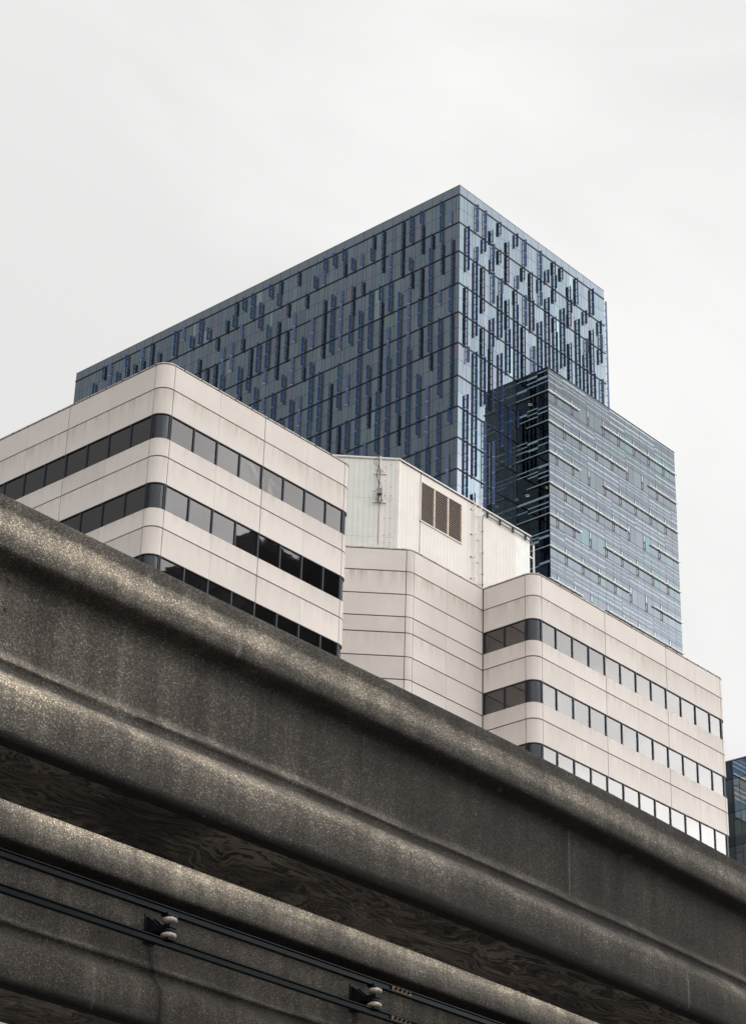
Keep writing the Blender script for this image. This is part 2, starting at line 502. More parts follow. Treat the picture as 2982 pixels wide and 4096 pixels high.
_cube = {}
def cube(mat):
    if mat.name not in _cube:
        me = bpy.data.meshes.new('box_' + mat.name)
        v = [(x, y, z) for x in (-.5, .5) for y in (-.5, .5) for z in (-.5, .5)]
        f = [(0, 1, 3, 2), (4, 6, 7, 5), (0, 4, 5, 1), (2, 3, 7, 6), (0, 2, 6, 4), (1, 5, 7, 3)]
        me.from_pydata(v, [], f)
        me.materials.append(mat)
        me.update()
        _cube[mat.name] = me
    return _cube[mat.name]

def box(name, par, mat, c, dims, rz=0.0, color=None):
    """one box as an object of its own; c and dims in world space"""
    o = bpy.data.objects.new(name, cube(mat))
    COL.objects.link(o)
    base = wloc(par) if par else Vector((0, 0, 0))
    o.parent = par
    o.location = Vector(c) - base
    o.rotation_euler = (0, 0, rz)
    o.scale = dims
    if color:
        o.color = (*color, 1)
    return o

class MB:
    """collects faces of many small pieces into one mesh (world coordinates)"""
    def __init__(s):
        s.v, s.f, s.mi, s.mats, s.t = [], [], [], [], []
    def _m(s, mat):
        if mat not in s.mats: s.mats.append(mat)
        return s.mats.index(mat)
    def face(s, pts, mat, tint=None):
        b = len(s.v)
        s.v += [tuple(p) for p in pts]
        s.f.append(tuple(range(b, b+len(pts))))
        s.mi.append(s._m(mat)); s.t.append(tint or (1, 1, 1))
    def box(s, c, d, rz, mat, tint=None):
        cx, cy, cz = c
        ca, sa = cos(rz), sin(rz)
        b = len(s.v)
        for x in (-.5, .5):
            for y in (-.5, .5):
                for z in (-.5, .5):
                    X, Y = x*d[0], y*d[1]
                    s.v.append((cx + X*ca - Y*sa, cy + X*sa + Y*ca, cz + z*d[2]))
        for f in [(0, 1, 3, 2), (4, 6, 7, 5), (0, 4, 5, 1), (2, 3, 7, 6), (0, 2, 6, 4), (1, 5, 7, 3)]:
            s.f.append(tuple(b+i for i in f)); s.mi.append(s._m(mat)); s.t.append(tint or (1, 1, 1))
    def tube(s, pts, r, mat, seg=8, cap=True):
        pts = [Vector(p) for p in pts]
        rings = []
        for i, p in enumerate(pts):
            d = (pts[min(i+1, len(pts)-1)] - pts[max(i-1, 0)]).normalized()
            a = Vector((0, 0, 1)) if abs(d.z) < 0.9 else Vector((1, 0, 0))
            e1 = d.cross(a).normalized(); e2 = d.cross(e1)
            b = len(s.v)
            for k in range(seg):
                t = 2*pi*k/seg
                s.v.append(tuple(p + e1*cos(t)*r + e2*sin(t)*r))
            rings.append(b)
        for a, b in zip(rings, rings[1:]):
            for k in range(seg):
                s.f.append((a+k, a+(k+1) % seg, b+(k+1) % seg, b+k)); s.mi.append(s._m(mat)); s.t.append((1, 1, 1))
        if cap:
            for b in (rings[0], rings[-1]):
                s.f.append(tuple(b+k for k in range(seg))); s.mi.append(s._m(mat)); s.t.append((1, 1, 1))
    def lathe(s, c, prof, mat, seg=20):
        """prof: (radius, z, mat or None)"""
        b0 = len(s.v)
        for r, z in prof:
            for k in range(seg):
                t = 2*pi*k/seg
                s.v.append((c[0]+r*cos(t), c[1]+r*sin(t), c[2]+z))
        for i in range(len(prof)-1):
            for k in range(seg):
                a = b0+i*seg; b = a+seg
                s.f.append((a+k, a+(k+1) % seg, b+(k+1) % seg, b+k)); s.mi.append(s._m(mat)); s.t.append((1, 1, 1))
    def build(s, name, par=None, smooth=False, kind=None, tint=False):
        me = bpy.data.meshes.new(name)
        base = wloc(par) if par else Vector((0, 0, 0))
        me.from_pydata([(x-base.x, y-base.y, z-base.z) for x, y, z in s.v], [], s.f)
        for m in s.mats: me.materials.append(m)
        me.polygons.foreach_set('material_index', s.mi)
        if smooth:
            me.polygons.foreach_set('use_smooth', [True]*len(s.f))
        if tint:
            a = me.attributes.new('tint', 'FLOAT_COLOR', 'FACE')
            a.data.foreach_set('color', [c for t in s.t for c in (*t, 1)])
        me.update()
        o = bpy.data.objects.new(name, me)
        COL.objects.link(o)
        o.parent = par
        if kind: o['kind'] = kind
        return o

# ------------------------------------------------------------------ ground
def slab(name, x0, x1, y0, y1, z0, z1, mat):
    mb = MB(); mb.box(((x0+x1)/2, (y0+y1)/2, (z0+z1)/2), (x1-x0, y1-y0, z1-z0), 0, mat)
    o = mb.build(name); tag(o, kind='structure'); return o
slab('ground', -900, 1200, -900, 1200, -1.0, 0.0, M['ground'])
slab('pavement', -120, 150, 30, 69.5, 0.0, 0.14, M['sidewalk'])
slab('pavement', -120, 150, -14, -2.5, 0.0, 0.14, M['sidewalk'])
mk = MB()
for i in range(-12, 16):
    mk.box((i*8, 22, 0.006), (3, 0.14, 0.004), 0, M['frit'])
tag(mk.build('lane_markings'), kind='structure')

# ------------------------------------------------------------------ the pale office building
office = root('office_building', (62.5, 70.85, 0),
              'pale precast office block with rounded corners and dark ribbon windows above the near beam', 'building')
PER = 3.91
ZTOP = 60.0
NF = 5
RAD = 0.69

def rows(win):
    out = [('clean', 60.0, 58.6)]
    for k in range(NF):
        out.append(('streak' if k == 0 else 'low', 58.6-PER*k, 57.12-PER*k))
        out.append(('win' if win else 'clean', 57.12-PER*k, 55.70-PER*k))
        out.append(('low' if win else 'clean', 55.70-PER*k, 58.6-PER*(k+1)))
    return out
ZLOW = 58.6 - PER*NF
PM = {'clean': 'panel_clean', 'streak': 'panel_streak', 'low': 'panel_low'}
backing = MB()      # dark substrate behind the joints
frames = []
def run(p0, ang, L, vj, win=True, mulls=(), part_upto=None, lamp=None):
    """one straight stretch of facade. p0 start, ang direction; inside is to the left of the direction"""
    d = Vector((cos(ang), sin(ang), 0)); nrm = Vector((-sin(ang), cos(ang), 0))
    P = Vector((p0[0], p0[1], 0))
    def at(u, v, z): return P + d*u + nrm*v + Vector((0, 0, z))
    cuts = [(0.0, 1)] + list(vj) + [(L, 1)]
    for typ, z1, z0 in rows(win):
        if typ != 'win':
            for (ua, sa), (ub, sb) in zip(cuts, cuts[1:]):
                ga = 0.028 if sa else 0.006; gb = 0.028 if sb else 0.006
                # joint below the panel only where two panels meet
                gz0 = 0.036; gz1 = 0.036
                if win:
                    if abs(((57.12 - z0) / PER) - round((57.12 - z0)/PER)) < 1e-3: gz0 = 0.0
                    if abs(((55.70 - z1) / PER) - round((55.70 - z1)/PER)) < 1e-3: gz1 = 0.0
                u0, u1, a, b = ua+ga, ub-gb, z0+gz0, z1-gz1
                c = at((u0+u1)/2, 0.045 + random.uniform(-.002, .002), (a+b)/2)
                box('wall_panel', office, M[PM[typ]], c, (u1-u0, 0.09, b-a), ang)
            backing.box(at(L/2, 0.17, (z0+z1)/2), (L, 0.14, z1-z0), ang, M['joint'])
        else:
            ms = [0.0] + list(mulls) + [L]
            for i, (ua, ub) in enumerate(zip(ms, ms[1:])):
                if ub-ua < 0.1: continue
                c = at((ua+ub)/2, 0.075, (z0+z1)/2)
                o = box('window_pane', office, M['office_glass'], c, (ub-ua-0.02, 0.012, z1-z0-0.01), ang)
                o.rotation_euler = (random.uniform(-.0025, .0025), random.uniform(-.001, .001), ang+random.uniform(-.003, .003))
            for i, (ua, ub) in enumerate(zip(ms, ms[1:])):
                if ub-ua > 0.8 and L > 5 and random.random() < 0.35:
                    hb_ = random.choice([0.3, 0.5, 0.8, 1.3])
                    box('window_blind', office, M['blind'], at((ua+ub)/2, 0.16, z1-.05-hb_/2), (ub-ua-.12, 0.01, hb_), ang)
            for u in mulls:
                box('mullion', office, M['frame'], at(u, 0.05, (z0+z1)/2), (0.075, 0.09, z1-z0-0.002), ang)
            for u in (0.03, L-0.03):
                box('mullion', office, M['frame'], at(u, 0.05, (z0+z1)/2), (0.06, 0.09, z1-z0-0.002), ang)
            box('window_head', office, M['frame'], at(L/2, 0.052, z1-0.022), (L, 0.10, 0.045), ang)
    return at

def arc_piece(name, cx, cy, a0, a1, z0, z1, mat, r=RAD, th=0.09, seg=10, gap=0.0):
    mb = MB()
    da = gap/r
    aa = [a0+da + (a1-a0-2*da)*i/seg for i in range(seg+1)]
    ro, ri = r, r-th
    for i in range(seg):
        p = [(cx+q*cos(t), cy+q*sin(t)) for q in (ro, ri) for t in (aa[i], aa[i+1])]
        o0, o1, i0, i1 = p
        mb.face([(*o0, z0), (*o1, z0), (*o1, z1), (*o0, z1)], mat)
        mb.face([(*i1, z0), (*i0, z0), (*i0, z1), (*i1, z1)], mat)
        mb.face([(*o0, z1), (*o1, z1), (*i1, z1), (*i0, z1)], mat)
        mb.face([(*o1, z0), (*o0, z0), (*i0, z0), (*i1, z0)], mat)
    for t, sgn in ((aa[0], 1), (aa[-1], -1)):
        o = (cx+ro*cos(t), cy+ro*sin(t)); q = (cx+ri*cos(t), cy+ri*sin(t))
        pts = [(*o, z0), (*o, z1), (*q, z1), (*q, z0)]
        mb.face(pts if sgn > 0 else pts[::-1], mat)
    # move origin to the piece's own centre so that streaks follow each piece
    o = mb.build(name, office, smooth=False)
    me = o.data
    cz = (z0+z1)/2; s = (z1-z0)
    off = Vector((cx, cy, cz)) - wloc(office)
    for v in me.vertices:
        v.co = ((v.co.x-off.x), (v.co.y-off.y), (v.co.z-off.z)/s)
    o.location = off; o.scale = (1, 1, s)
    me.polygons.foreach_set('use_smooth', [abs(p.normal.z) < 0.5 for p in me.polygons])
    me.set_sharp_from_angle(angle=R_(40)) if hasattr(me, 'set_sharp_from_angle') else None
    me.update()
    return o

def corner(cx, cy, a0, a1, win=True):
    for typ, z1, z0 in rows(win):
        if typ != 'win':
            gz0 = gz1 = 0.036
            if win:
                if abs(((57.12 - z0) / PER) - round((57.12 - z0)/PER)) < 1e-3: gz0 = 0.0
                if abs(((55.70 - z1) / PER) - round((55.70 - z1)/PER)) < 1e-3: gz1 = 0.0
            arc_piece('corner_panel', cx, cy, a0, a1, z0+gz0, z1-gz1, M[PM[typ]], gap=0.018)
        else:
            arc_piece('corner_window', cx, cy, a0, a1, z0, z1, M['corner_glass'], r=RAD-0.06, th=0.02, gap=0.02)
            for t in (a0+0.10, a1-0.10):
                box('mullion', office, M['frame'], (cx+(RAD-.055)*cos(t), cy+(RAD-.055)*sin(t), (z0+z1)/2), (0.09, 0.05, z1-z0), t)
            arc_piece('window_head', cx, cy, a0, a1, z1-0.045, z1-0.001, M['frame'], r=RAD+.004, th=0.08)
    # substrate behind
    seg = 6
    for typ, z1, z0 in rows(win):
        if typ == 'win': continue
        for i in range(seg):
            t = a0+(a1-a0)*(i+.5)/seg
            backing.box((cx+(RAD-.17)*cos(t), cy+(RAD-.17)*sin(t), (z0+z1)/2), (0.12, abs(a1-a0)/seg*RAD, z1-z0), t, M['joint'])

XA, XB = 62.5, 76.61
YF = 70.85
# left wing, long side: from far to the corner
LW = 92.24 - 71.54
lv = []
y = 92.24
marks = [(74.76, 0), (78.0, 1), (81.25, 0), (84.5, 1), (87.75, 0), (91.0, 1)]
lv = sorted([(92.24-yy, s) for yy, s in marks])
lm = sorted([92.24-(71.45+1.625*i) for i in range(1, 13)])
run((XA, 92.24), -pi/2, LW, lv, True, lm)
corner(XA+RAD, YF+RAD, pi, 1.5*pi)
rv = [(66.44-63.19, 0), (69.73-63.19, 1), (72.95-63.19, 0)]
rmul = [v-63.19 for v in (64.82, 66.44, 68.08, 69.71, 71.33, 72.95, 74.58)]
run((XA+RAD, YF), 0, 75.92-63.19, rv, True, rmul)
corner(75.92, YF+RAD, 1.5*pi, 2*pi)
run((XB, YF+RAD), pi/2, 12.4, [(3.3, 0), (6.6, 1), (9.9, 0)], True, [1.65*i for i in range(1, 7)])
# recessed middle: diagonal, curve, straight
DA = -pi/4
dend = Vector((85.80, 74.91))
dst = Vector((76.75, 74.91+85.80-76.75))
run((dst.x, dst.y), DA, (dend-dst).length, [], False)
rm_ = 0.70
mc = dend + Vector((sin(pi/4), cos(pi/4)))*rm_
# curve between the diagonal and the straight wall (radius chosen so that it meets y = 74.72)
RM = (74.91-74.72)/(1-cos(pi/4))
mcx, mcy = 85.80 + RM*sin(pi/4), 74.72+RM
_keep = RAD
RAD = RM
for typ, z1, z0 in rows(False):
    arc_piece('corner_panel', mcx, mcy, 1.25*pi, 1.5*pi, z0+.03, z1-.03, M[PM[typ]], r=RM, gap=0.012)
    for i in range(3):
        t = 1.25*pi+pi/4*(i+.5)/3
        backing.box((mcx+(RM-.17)*cos(t), mcy+(RM-.17)*sin(t), (z0+z1)/2), (0.12, pi/4/3*RM, z1-z0), t, M['joint'])
RAD = _keep
run((mcx, 74.72), 0, 92.60-mcx, [(89.25-mcx, 0)], False)
run((92.61, 74.72), -pi/2, 74.72-71.54, [], True, [1.58])
corner(92.61+RAD, YF+RAD, pi, 1.5*pi)
wv = [(96.4-93.3, 0), (99.63-93.3, 1), (102.9-93.3, 0), (106.12-93.3, 1), (109.35-93.3, 0)]
wm = [94.72+1.617*i-93.3 for i in range(0, 11)]
run((93.3, YF), 0, 112.22-93.3, wv, True, wm)
corner(112.22, YF+RAD, 1.5*pi, 2*pi)
run((112.91, YF+RAD), pi/2, 14, [(3.3, 0), (6.6, 1), (9.9, 0)], True, [1.65*i for i in range(1, 8)])
# vertical metal strip in the inner corner
box('corner_strip', office, M['conduit'], (92.585, 74.695, (60+ZLOW)/2), (0.05, 0.05, 60-ZLOW))
backing.build('joint_backing', office, kind='stuff')

# coping, roofs, rooms behind the glazing, plain storeys below what the picture shows
outline = [(62.5, 110), (62.5, 71.54)] + [(63.19+.69*cos(pi+i*pi/12), 71.54+.69*sin(pi+i*pi/12)) for i in range(1, 6)] + \
    [(63.19, 70.85), (75.92, 70.85)] + [(75.92+.69*cos(1.5*pi+i*pi/12), 71.54+.69*sin(1.5*pi+i*pi/12)) for i in range(1, 6)] + \
    [(76.61, 71.54), (76.61, 84.1), (85.80, 74.91), (86.0, 74.79), (86.26, 74.72), (92.61, 74.72), (92.61, 71.54)] + \
    [(93.3+.69*cos(pi+i*pi/12), 71.54+.69*sin(pi+i*pi/12)) for i in range(1, 6)] + [(93.3, 70.85), (112.22, 70.85)] + \
    [(112.22+.69*cos(1.5*pi+i*pi/12), 71.54+.69*sin(1.5*pi+i*pi/12)) for i in range(1, 6)] + [(112.91, 71.54), (112.91, 98), (80, 98), (80, 110)]
def inset(poly, d):
    out = []
    n_ = len(poly)
    for i in range(n_):
        a, b, c = Vector(poly[i-1]), Vector(poly[i]), Vector(poly[(i+1) % n_])
        e1 = (b-a).normalized(); e2 = (c-b).normalized()
        n1 = Vector((-e1.y, e1.x)); n2 = Vector((-e2.y, e2.x))
        k = n1+n2
        k = k/max(0.3, (1+n1.dot(n2)))
        out.append(tuple(b+k*d))
    return out
def ring(mb, outer, inner, z0, z1, mat):
    n_ = len(outer)
    for i in range(n_):
        j = (i+1) % n_
        o0, o1, i0, i1 = outer[i], outer[j], inner[i], inner[j]
        mb.face([(*o0, z0), (*o1, z0), (*o1, z1), (*o0, z1)], mat)
        mb.face([(*i1, z0), (*i0, z0), (*i0, z1), (*i1, z1)], mat)
        mb.face([(*o0, z1), (*o1, z1), (*i1, z1), (*i0, z1)], mat)
        mb.face([(*o1, z0), (*o0, z0), (*i0, z0), (*i1, z0)], mat)
cp = MB()
ring(cp, inset(outline, -0.025), inset(outline, 0.30), 60.012, 60.075, M['coping'])
cp.build('coping', office)
# short clips along the coping
cl = MB()
for a, b in zip(outline, outline[1:]):
    A_, B_ = Vector(a), Vector(b); L_ = (B_-A_).length
    if L_ < 2: continue
    k = 0.6
    while k < L_:
        p = A_+(B_-A_)*(k/L_)
        e = (B_-A_).normalized()
        cl.box((p.x+e.y*.03, p.y-e.x*.03, 60.04), (0.05, 0.03, 0.05), math.atan2(e.y, e.x), M['joint'])
        k += 1.22
cl.build('coping_clips', office, kind='stuff')
rf = MB()
inn = inset(outline, 0.28)
rf.face([(*p, 59.4) for p in inn], M['city_mid'])
rf.build('roof', office)
core = inset(outline, 1.9)
rm1 = MB()
n_ = len(core)
for i in range(n_):
    j = (i+1) % n_
    rm1.face([(*core[i], 0), (*core[j], 0), (*core[j], 59.2), (*core[i], 59.2)], M['room'])
slabp = inset(outline, 0.26)
for k in range(NF):
    for zz in (57.25-PER*k, 55.55-PER*k):
        rm1.face([(*p, zz) for p in slabp], M['room'])
rm1.build('room_interior', office, kind='stuff')
lw_ = MB()
low = inset(outline, 0.04)
for i in range(n_):
    j = (i+1) % n_
    z = ZLOW
    while z > 0.2:
        for nm, h0, h1 in (('panel_low', 0, 1.48), ('city_pane', 1.48, 2.90), ('panel_low', 2.90, 3.91)):
            a = z-h0; b = max(0, z-h1)
            if a <= 0: continue
            lw_.face([(*low[i], b), (*low[j], b), (*low[j], a), (*low[i], a)], M[nm])
        z -= PER
# far end of the long wing, beyond the left edge of the picture
for typ, z1, z0 in rows(True):
    lw_.box((62.58, 101.1, (z0+z1)/2), (0.1, 17.6, z1-z0-.03), 0, M['city_pane'] if typ == 'win' else M['panel_clean'])
lw_.build('lower_storeys', office, kind='stuff')

# warm tube lamp inside one of the long side's windows
lampo = MB()
lampo.tube([(64.2, 76.13, 53.15), (64.2, 76.26, 53.85)], 0.045, M['lamp_soft'])
lampo.build('tube_lamp', office)

# ------------------------------------------------------------------ penthouse on the roof
YP = 75.1
PZ = 65.80
_before = set(office.children)
PX0, PX1 = 85.14, 97.80
def pbox(name, mat, x0, x1, y0, y1, z0, z1):
    return box(name, office, mat, ((x0+x1)/2, (y0+y1)/2, (z0+z1)/2), (x1-x0, y1-y0, z1-z0))
x = PX0+0.14
BW = 0.3155
i = 0
while x < PX1-0.02:
    x1 = min(x+BW, PX1)
    m = M['siding_white'] if x > 96.05 else M['siding']
    if x1 > 87.10 and x < 91.02:
        if x < 87.10: pbox('siding_panel', m, x+.004, 87.10, YP, YP+.05, 59.0, PZ)
        else:
            pbox('siding_panel', m, x+.004, x1-.004, YP, YP+.05, 65.22, PZ)
            pbox('siding_panel', m, x+.004, x1-.004, YP, YP+.05, 59.0, 62.50)
        if x1 > 91.02: pbox('siding_panel', m, 91.02, x1-.004, YP, YP+.05, 62.50, 65.22)
    else:
        pbox('siding_panel', m, x+.004, x1-.004, YP+random.uniform(-.002, .002), YP+.05, 59.0, PZ)
    x = x1
    i += 1
pc = MB()
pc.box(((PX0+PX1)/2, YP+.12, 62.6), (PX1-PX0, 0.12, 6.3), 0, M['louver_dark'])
# diagonal face boards
dd = Vector((cos(pi/4), -sin(pi/4), 0))           # towards the corner
dn = Vector((sin(pi/4), cos(pi/4), 0))            # inwards
pcn = Vector((PX0, YP, 0))
u = 0.14
zc = [59.0, 60.55, 63.12, PZ]
k = 0
while u < 5.6:
    wd = 0.315
    m = M['siding_green']
    for za, zb in zip(zc, zc[1:]):
        c = pcn - dd*(u+wd/2) + dn*(0.025+random.uniform(-.002, .002))
        if k == 2:
            if za > 59.6: continue
            za, zb = 59.0, PZ
            m = M['siding']
        box('siding_panel', office, m, (c.x, c.y, (za+zb)/2), (wd-.008, 0.05, zb-za-.008), -pi/4)
    u += wd
    k += 1
c = pcn - dd*3 + dn*0.11
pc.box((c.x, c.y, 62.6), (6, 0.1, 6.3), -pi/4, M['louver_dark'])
# side, back and roof of the penthouse
pc.box((PX1-.05, YP+6, 62.6), (0.1, 11.8, 6.3), 0, M['siding_white'])
pc.face([(PX0, YP+.1, PZ-.02), (PX1, YP+.1, PZ-.02), (PX1, YP+12, PZ-.02), (PX0-9, YP+12, PZ-.02), (PX0-4.2, YP+4.3, PZ-.02)], M['city_mid'])
pc.build('penthouse_core', office)
cm = MB()
e0 = pcn - dd*0.14; 
for z0, z1, o_ in ((59.0, 60.9, .012), (60.9, 64.4, .024), (64.4, PZ, .016)):
    cm.box((e0.x*.5+PX0*.5, e0.y*.5+YP*.5, (z0+z1)/2), (0.14, 0.02+o_, z1-z0), -pi/4, M['siding'])
    cm.box((PX0+.07, YP-.005, (z0+z1)/2), (0.14, 0.03+o_, z1-z0), 0, M['white_steel'])
cm.build('corner_trim', office)
cpn = MB()
cpn.box(((PX0+PX1)/2, YP+.0, PZ+.035), (PX1-PX0+.1, 0.16, 0.09), 0, M['siding'])
cpn.box(((PX0+PX1)/2, YP-.045, PZ-.03), (PX1-PX0+.06, 0.02, 0.05), 0, M['frame'])
c = pcn - dd*3.0
cpn.box((c.x, c.y, PZ+.035), (6.05, 0.16, 0.09), -pi/4, M['siding'])
cpn.box((c.x-dn.x*.045, c.y-dn.y*.045, PZ-.03), (6.0, 0.02, 0.035), -pi/4, M['rust_paint'])
cpn.build('penthouse_coping', office)
# louvre
lf = MB()
lx0, lx1, lz0, lz1 = 87.10, 91.02, 62.50, 65.22
for a, b in ((lx0, lx0+.07), (88.37, 88.46), (89.65, 89.74), (lx1-.07, lx1)):
    lf.box(((a+b)/2, YP-.01, (lz0+lz1)/2), (b-a, 0.10, lz1-lz0), 0, M['rust_paint'] if a > 88 else M['siding'])
lf.box(((lx0+lx1)/2, YP-.012, lz0+.035), (lx1-lx0, 0.104, 0.07), 0, M['siding'])
lf.box(((lx0+lx1)/2, YP-.012, lz1-.025), (lx1-lx0, 0.104, 0.05), 0, M['siding'])
louv = lf.build('louvre', office)
for a, b in ((lx0+.07, 88.37), (88.46, 89.65), (89.74, lx1-.07)):
    for q in range(21):
        z = lz0+.12+q*(lz1-lz0-.2)/21
        o = box('slat', louv, M['slat'], ((a+b)/2, YP+.02, z+.03), (b-a, 0.018, 0.085), 0)
        o.rotation_euler = (R_(-52), 0, 0)
# ladder
la = MB()
for xx in (92.08, 92.60):
    la.box((xx, YP-.27, 63.4), (0.055, 0.03, 7.1), 0, M['white_steel'])
    la.box((xx, YP-.12, 63.0), (0.04, 0.012, 5.8), 0, M['siding'])
lad = la.build('ladder', office)
z = 60.1
while z < 66.0:
    box('rung', lad, M['white_steel'], (92.34, YP-.27, z), (0.52, 0.025, 0.025))
    z += 0.327
for xx, zs in ((92.08-.12, (65.3, 63.55, 62.0, 60.55)), (92.60-.12, (65.0, 63.35, 61.85, 60.35))):
    for z in zs:
        box('standoff', lad, M['white_steel'], (xx+.1, YP-.14, z), (0.03, 0.26, 0.03))
        box('anchor', lad, M['black_steel'], (xx-.06, YP-.03, z), (0.08, 0.06, 0.05))
# conduits
cd = MB()
cd.tube([(92.92, YP-.1, 60.05), (92.92, YP-.1, 64.9), (92.95, YP-.1, 65.2), (93.08, YP-.1, 65.38), (93.3, YP-.1, 65.44), (93.6, YP-.1, 65.43), (97.82, YP-.1, 65.40), (98.2, YP-.12, 65.44), (98.35, YP+.1, 65.45)], 0.032, M['conduit'])
con = cd.build('conduit', office, smooth=True)
cd2 = MB()
cd2.tube([(92.95, YP-.1, 65.72), (93.1, YP-.1, 65.72), (93.4, YP-.1, 65.66), (97.82, YP-.1, 65.64), (98.15, YP-.1, 65.72), (98.3, YP+.05, 65.75)], 0.024, M['conduit'])
cd2.build('conduit', office, smooth=True)
for xx in (93.45, 94.71, 95.99, 97.28):
    box('pipe_clamp', con, M['frame'], (xx, YP-.06, 65.54), (0.07, 0.16, 0.40))
for z in (64.15, 62.65, 61.2, 60.5):
    box('pipe_clamp', con, M['black_steel'], (92.92, YP-.07, z), (0.15, 0.1, 0.07))
# post at the right-hand end
po = MB()
po.tube([(98.78, YP+.45, 59.0), (98.78, YP+.45, 65.75)], 0.065, M['white_steel'], 10)
po.box((98.3, YP+.45, 64.75), (0.9, 0.05, 0.09), 0, M['white_steel'])
po.box((98.3, YP+.45, 65.2), (0.9, 0.04, 0.05), 0, M['conduit'])
po.build('roof_post', office)
# mast with its cables and box on the diagonal face
def dpt(s, v, z):
    """s = metres left of the corner along the diagonal, v = metres out from the wall"""
    p = pcn - dd*s - dn*v
    return Vector((p.x, p.y, z))
SM = 1.11
ma = MB()
ma.tube([dpt(SM, .16, 62.75), dpt(SM, .16, 65.86)], 0.052, M['white_steel'], 10)
ma.tube([dpt(SM, .16, 65.86), dpt(SM, .16, 67.6)], 0.018, M['conduit'], 8)
mast = ma.build('antenna_mast', office, smooth=False)
for z in (64.78, 62.86):
    b = MB()
    b.box(dpt(SM, .05, z), (0.76, 0.05, 0.09), -pi/4, M['white_steel'])
    for s in (-1, 1):
        a_, e_ = dpt(SM+s*.27, .06, z+.05), dpt(SM+s*.07, .12, z+.32)
        b.tube([a_, e_], 0.035, M['white_steel'], 6)
    b.build('mast_bracket', mast)
jb = MB()
jb.box(dpt(SM+.02, .27, 63.46), (0.30, 0.18, 0.36), -pi/4, M['box_grey'])
jb.box(dpt(SM+.02, .25, 63.25), (0.27, 0.14, 0.06), -pi/4, M['frame'])
jb.box(dpt(SM+.02, .363, 63.53), (0.11, 0.006, 0.10), -pi/4, M['red_tag'])
jb.build('junction_box', mast)
cb = MB()
def spline(pts, k=6):
    out = []
    P_ = [pts[0]]+pts+[pts[-1]]
    for i in range(1, len(P_)-2):
        for j in range(k):
            t = j/k
            a, b, c, d_ = P_[i-1], P_[i], P_[i+1], P_[i+2]
            out.append(0.5*((2*b)+(c-a)*t+(2*a-5*b+4*c-d_)*t*t+(-a+3*b-3*c+d_)*t**3))
    out.append(pts[-1])
    return out
def cab(pts, r=0.012):
    cb.tube(spline([dpt(SM-s, v, z) for s, v, z in pts]), r, M['cable'], 5)
cab([(-.10, .25, 65.7), (-.10, .25, 65.2), (-.02, .25, 64.9), (-.02, .25, 64.4), (-.06, .26, 63.9), (-.1, .28, 63.66)], .02)
cab([(-.08, .24, 65.8), (-.36, .24, 65.6), (-.40, .24, 65.35), (-.12, .25, 65.1), (.02, .25, 64.8), (-.03, .25, 64.2), (.05, .26, 63.9), (.1, .28, 63.66)])
cab([(-.08, .24, 65.8), (-.28, .24, 65.65), (-.28, .24, 65.4), (-.1, .25, 65.1), (-.15, .25, 64.9), (-.22, .25, 64.5), (-.08, .25, 64.1), (-.08, .28, 63.8)])
cab([(-.12, .25, 65.05), (-.2, .25, 64.7), (-.16, .25, 64.3), (-.08, .26, 64.0), (-.02, .28, 63.66)])
cab([(-.1, .3, 63.7), (-.3, .3, 63.42), (-.48, .26, 63.44)])
cab([(-.14, .28, 63.25), (-.18, .28, 63.05), (-.22, .26, 62.85), (-.18, .26, 62.72), (-.1, .27, 62.8), (-.1, .28, 63.2)], .014)
cab([(-.06, .28, 63.25), (-.1, .3, 62.9), (0, .3, 62.65), (.1, .3, 62.85), (.08, .28, 63.2)], .02)
cab([(.0, .28, 63.25), (-.06, .3, 62.8), (.02, .3, 62.72), (.1, .3, 63.0), (.05, .28, 63.2)], .016)
cab([(.0, .25, 62.7), (-.02, .05, 62.3), (-.02, .03, 61.2), (-.02, .03, 60.05)], .012)
cb.build('cable', mast, smooth=True)
# rust spots from old fixings
rs = MB()
for s, zs in ((0.79, (65.25, 64.3, 63.3, 62.78, 61.75, 60.65, 60.2)), (0.46, (65.4, 63.9, 63.32, 63.0, 61.8, 60.75, 60.2))):
    for z in zs:
        rs.box(dpt(s, .055, z), (0.045, 0.012, 0.05), -pi/4, M['rust'])
rs.build('fixing_stain', office, kind='stuff')

for o in set(office.children)-_before:
    o.location += Vector((0.47, 0.41, 0.35))

# ------------------------------------------------------------------ the blue-finned glass tower
KT = 1.25
TX0, TY0 = 122.67*KT, 101.80*KT
TX1, TY1 = 144.36*KT, 152.70*KT
def tz(z): return 1.6+(z-1.6)*KT
LV = [120, 119.04, 116.0, 112.92, 109.57, 106.55, 103.43, 100.13, 97.08, 94.07, 91.05, 88.0, 85.0, 82.0]
TZ = [tz(z) for z in LV]
tower = root('glass_tower', (TX0, TY0, 0),
             'tallest glass tower with rows of dark blue vertical fins behind the pale office block', 'building')
body = MB()
body.box(((TX0+TX1)/2, (TY0+TY1)/2, TZ[0]/2), (TX1-TX0-.3, TY1-TY0-.3, TZ[0]-.1), 0, M['mullion'])
body.build('frame', tower)

rng = random.Random(5)
def tint():
    r = rng.random()
    b = rng.uniform(0.92, 1.06)
    if r < 0.62: c = (0.205, 0.258, 0.308)
    elif r < 0.80: c = (0.208, 0.272, 0.306)
    elif r < 0.955: c = (0.228, 0.250, 0.308)
    elif r < 0.972: c = (0.30, 0.40, 0.42)
    else: c = (0.18, 0.23, 0.28)
    return tuple(x*b for x in c)

